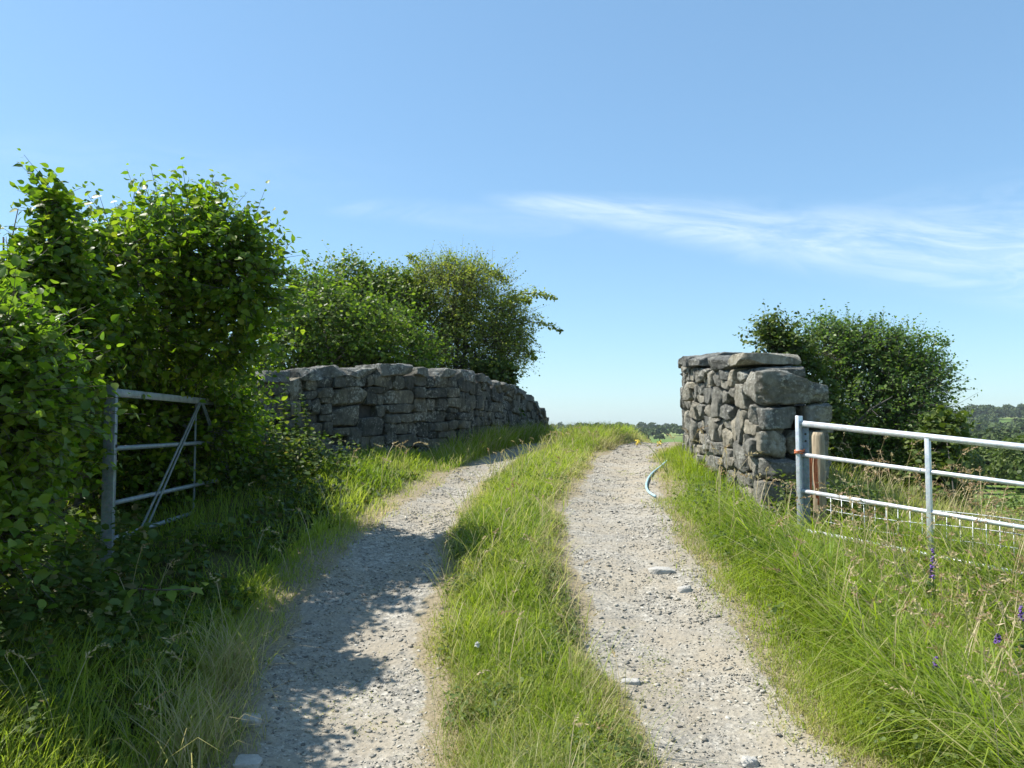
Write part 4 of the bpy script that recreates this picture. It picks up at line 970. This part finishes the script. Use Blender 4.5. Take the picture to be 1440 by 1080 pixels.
tag(mk('clover', V, q, None, M['scrub']), 'small vetch and clover leaves woven through the right verge grass', 'clover', kind='stuff')

def vetch(px, py, Y, label, hh=.13):
    tip = at(px, py, Y); z0 = float(gz(tip[0], tip[1])); o = empty('vetch', label, 'flower', (tip[0], tip[1], z0))
    H = tip[2]-z0; T = np.linspace(0, 1, 6); P = np.stack([.05*np.sin(T*2), .03*T, H*T], 1)+np.array((tip[0]-.05*math.sin(2), tip[1]-.03, z0))
    mb = MB(); mb.tube(P, .003, 5); mb.build('stem', M['nettle'], o)
    n = 46; f = R.random(n); pos = P[-1]-np.array([0, 0, hh])*f[:, None]; a = R.random(n)*6.28
    ax = np.stack([np.cos(a), np.sin(a), -.3+0*a], 1); V, q = leaf_mesh(pos, ax, UP+R.normal(0, .4, (n, 3)), .012+.016*f); mk('flower_spike', V-parent_loc(o), q, None, M['purple'], o)
    n = 16; f = .2+.6*R.random(n); pos = np.array([0, 0, H])*f[:, None]+P[0]; V, q = leaf_mesh(pos, R.normal(0, 1, (n, 3)), UP+R.normal(0, .3, (n, 3)), .04+.02*R.random(n)); mk('leaves', V-parent_loc(o), q, None, M['nettle'], o)
vetch(1312, 766, 5.6, 'tallest purple vetch spike in front of the pale gate')
vetch(1310, 784, 5.4, 'purple vetch spike just below the tallest vetch')
vetch(1316, 922, 4.2, 'small purple vetch low in the verge grass', .06)
vetch(1403, 890, 4.4, 'little mauve vetch head by the coarse arching grass', .05)
vetch(1436, 850, 4.5, 'purple vetch spike at the right edge of the verge', .09)
for px, py, Y, lab in ((897, 622, 12.3, 'lone yellow flowered stalk leaning over the right rut'), (927, 624, 12., 'yellow flowered stalk at the verge above the hose')):
    tip = at(px, py, Y); bx = float(edges(Y-1.3)[3])+.15; by = Y-1.3; z0 = float(gz(bx, by)); o = empty('ragwort', lab, 'flower', (bx, by, z0))
    T = np.linspace(0, 1, 8); P = np.array((bx, by, z0))+(tip-np.array((bx, by, z0)))*T[:, None]+np.array([0, 0, .12])*np.sin(T*math.pi)[:, None]
    mb = MB(); mb.tube(P, .006*(1-.5*T), 5); mb.build('stem', M['nettle'], o)
    n = 40; pos = P[-1]+R.normal(0, .02, (n, 3)); V, q = leaf_mesh(pos, R.normal(0, 1, (n, 3)), UP+R.normal(0, .5, (n, 3)), .015+.02*R.random(n)); mk('blossom', V-parent_loc(o), q, None, M['yellow'], o)
for px, py, Y, lab in ((671, 941, 4.7, 'white clover head in the middle grass strip'),):
    p = at(px, py, Y); z0 = float(gz(p[0], p[1])); o = empty('clover', lab, 'flower', (p[0], p[1], z0))
    n = 60; d = unit(R.normal(0, 1, (n, 3))); V, q = leaf_mesh(np.array([0, 0, .12])+d*.004, d, UP+R.normal(0, .3, (n, 3)), .012+.004*R.random(n)); mk('blossom', V, q, None, M['white'], o)
    mb = MB(); mb.tube(np.array([(0, 0, 0), (.004, 0, .06), (0, 0, .12)])+np.array((p[0], p[1], z0)), .0018, 5); mb.build('stem', M['nettle'], o)

# ------------------------------------------------------------------ air
HAZE = True
if HAZE:
    bx = (-2700, -330, -16, 2700, 3300, 60)
    v = np.array([(bx[i], bx[1+j], bx[2+k]) for i, j, k in [(a*3, b*3, c*3) for a in (0, 1) for b in (0, 1) for c in (0, 1)]], float)
    q = [(0, 1, 3, 2), (4, 6, 7, 5), (0, 4, 5, 1), (2, 3, 7, 6), (0, 2, 6, 4), (1, 5, 7, 3)]
    m, t = nt('pale_air'); vo = t.nodes.new('ShaderNodeVolumePrincipled'); vo.inputs['Color'].default_value = (.86, .92, 1, 1); vo.inputs['Density'].default_value = .0001; vo.inputs['Anisotropy'].default_value = .2
    on = t.nodes.new('ShaderNodeOutputMaterial'); t.links.new(vo.outputs[0], on.inputs['Volume'])
    tag(mk('haze', v, q, None, m), 'thin blue summer haze lying over the far hills', 'haze', kind='stuff')

# ------------------------------------------------------------------ sun, sky, camera
SUN = np.array((-.985, .17)); SUN = SUN/np.linalg.norm(SUN); EL = math.radians(54)
sd = np.array((SUN[0]*math.cos(EL), SUN[1]*math.cos(EL), math.sin(EL)))
from mathutils import Vector
l = bpy.data.lights.new('sun', 'SUN'); l.energy = 5.0; l.angle = math.radians(.5); l.color = (1, .95, .87)
lo = bpy.data.objects.new('sun', l); COL.objects.link(lo); lo.rotation_euler = Vector(sd).to_track_quat('Z', 'Y').to_euler(); lo.location = (-20, 15, 30)
w = bpy.data.worlds.new('World'); S.world = w; w.use_nodes = True; t = w.node_tree; t.nodes.clear(); g = NT(t)
sky = g.n('ShaderNodeTexSky', sky_type='NISHITA', sun_disc=False, sun_elevation=EL, sun_rotation=math.atan2(SUN[0], SUN[1]), altitude=100., air_density=1.0, dust_density=.5, ozone_density=1.2)
dirn = g.n('ShaderNodeTexCoord').outputs['Generated']
sp = g.n('ShaderNodeSeparateXYZ', ins={'Vector': dirn})
ysafe = g.math('MAXIMUM', sp.outputs[1], .02)
uu = g.math('DIVIDE', sp.outputs[0], ysafe); vv = g.math('DIVIDE', sp.outputs[2], ysafe)
front = g.sstep(sp.outputs[1], .1, .3)
def band(u0, v0, slope, w0, wg, u_lo, u_hi, curve=0., scale=1., amp=1., seed=0.):
    du = g.math('SUBTRACT', uu, u0)
    cv = g.math('ADD', g.math('MULTIPLY', du, slope), g.math('MULTIPLY', g.math('MULTIPLY', du, du), curve))
    q = g.math('SUBTRACT', g.math('SUBTRACT', vv, v0), cv)
    comb = g.n('ShaderNodeCombineXYZ', ins={0: g.math('MULTIPLY', uu, 3.*scale), 1: g.math('MULTIPLY', q, 13.*scale), 2: seed}).outputs[0]
    nz = g.n('ShaderNodeTexNoise', ins={'Vector': comb, 'Scale': 2.1, 'Detail': 10., 'Roughness': .66, 'Distortion': 1.2}).outputs['Fac']
    wid = g.math('ADD', g.math('MULTIPLY', g.math('MAXIMUM', du, 0.), wg), w0)
    r = g.math('DIVIDE', g.math('ABSOLUTE', q), wid)
    prof = g.math('SUBTRACT', 1., g.sstep(r, 0., 1.))
    ends = g.math('MULTIPLY', g.sstep(uu, u_lo, u_lo+.12), g.math('SUBTRACT', 1., g.sstep(uu, u_hi-.1, u_hi+.25)))
    f = g.math('MULTIPLY', g.math('MULTIPLY', prof, ends), g.sstep(nz, .25, .78))
    return g.math('MULTIPLY', f, amp)
cl = band(-.03, .288, -.112, .016, .105, -.06, 1.2, .0, .8, 1., 1.)
for a in (band(.05, .275, -.2, .012, .09, .02, .42, .1, 1.2, .5, 4.), band(.3, .25, .06, .03, .12, .28, 1., .0, .9, .35, 7.), band(.3, .245, -.13, .014, .06, .25, 1.1, .05, .9, .8, 11.), band(-.22, .28, -.08, .02, .05, -.3, .05, 0., 1., .25, 14.), band(-.75, .36, -.08, .05, .02, -.8, -.3, 0., 1., .1, 17.)):
    cl = g.math('MAXIMUM', cl, a)
cl = g.math('MULTIPLY', cl, front)
blue = g.mix(1., sky.outputs[0], (.87, 1.045, 1.085), 'MULTIPLY')
col = g.mix(g.math('MULTIPLY', cl, .58), g.mix(.36, blue, (1.65, 3.1, 4.9)), (6.6, 7.2, 7.7))
bg = g.n('ShaderNodeBackground', ins={'Color': col, 'Strength': .108})
g.n('ShaderNodeOutputWorld', ins={'Surface': bg.outputs[0]})

cam = bpy.data.cameras.new('camera'); cam.sensor_width = 36; cam.lens = 28; cam.clip_start = .05; cam.clip_end = 8000
co = bpy.data.objects.new('camera', cam); COL.objects.link(co); co.location = (0, 0, CAMZ); co.rotation_euler = (math.pi/2+PITCH, 0, 0); S.camera = co
S.view_settings.view_transform = 'Standard'; S.view_settings.look = 'None'; S.view_settings.exposure = .8; S.view_settings.gamma = 1
S.cycles.max_bounces = 8; S.cycles.transmission_bounces = 6; S.cycles.volume_bounces = 0; S.cycles.use_denoising = True
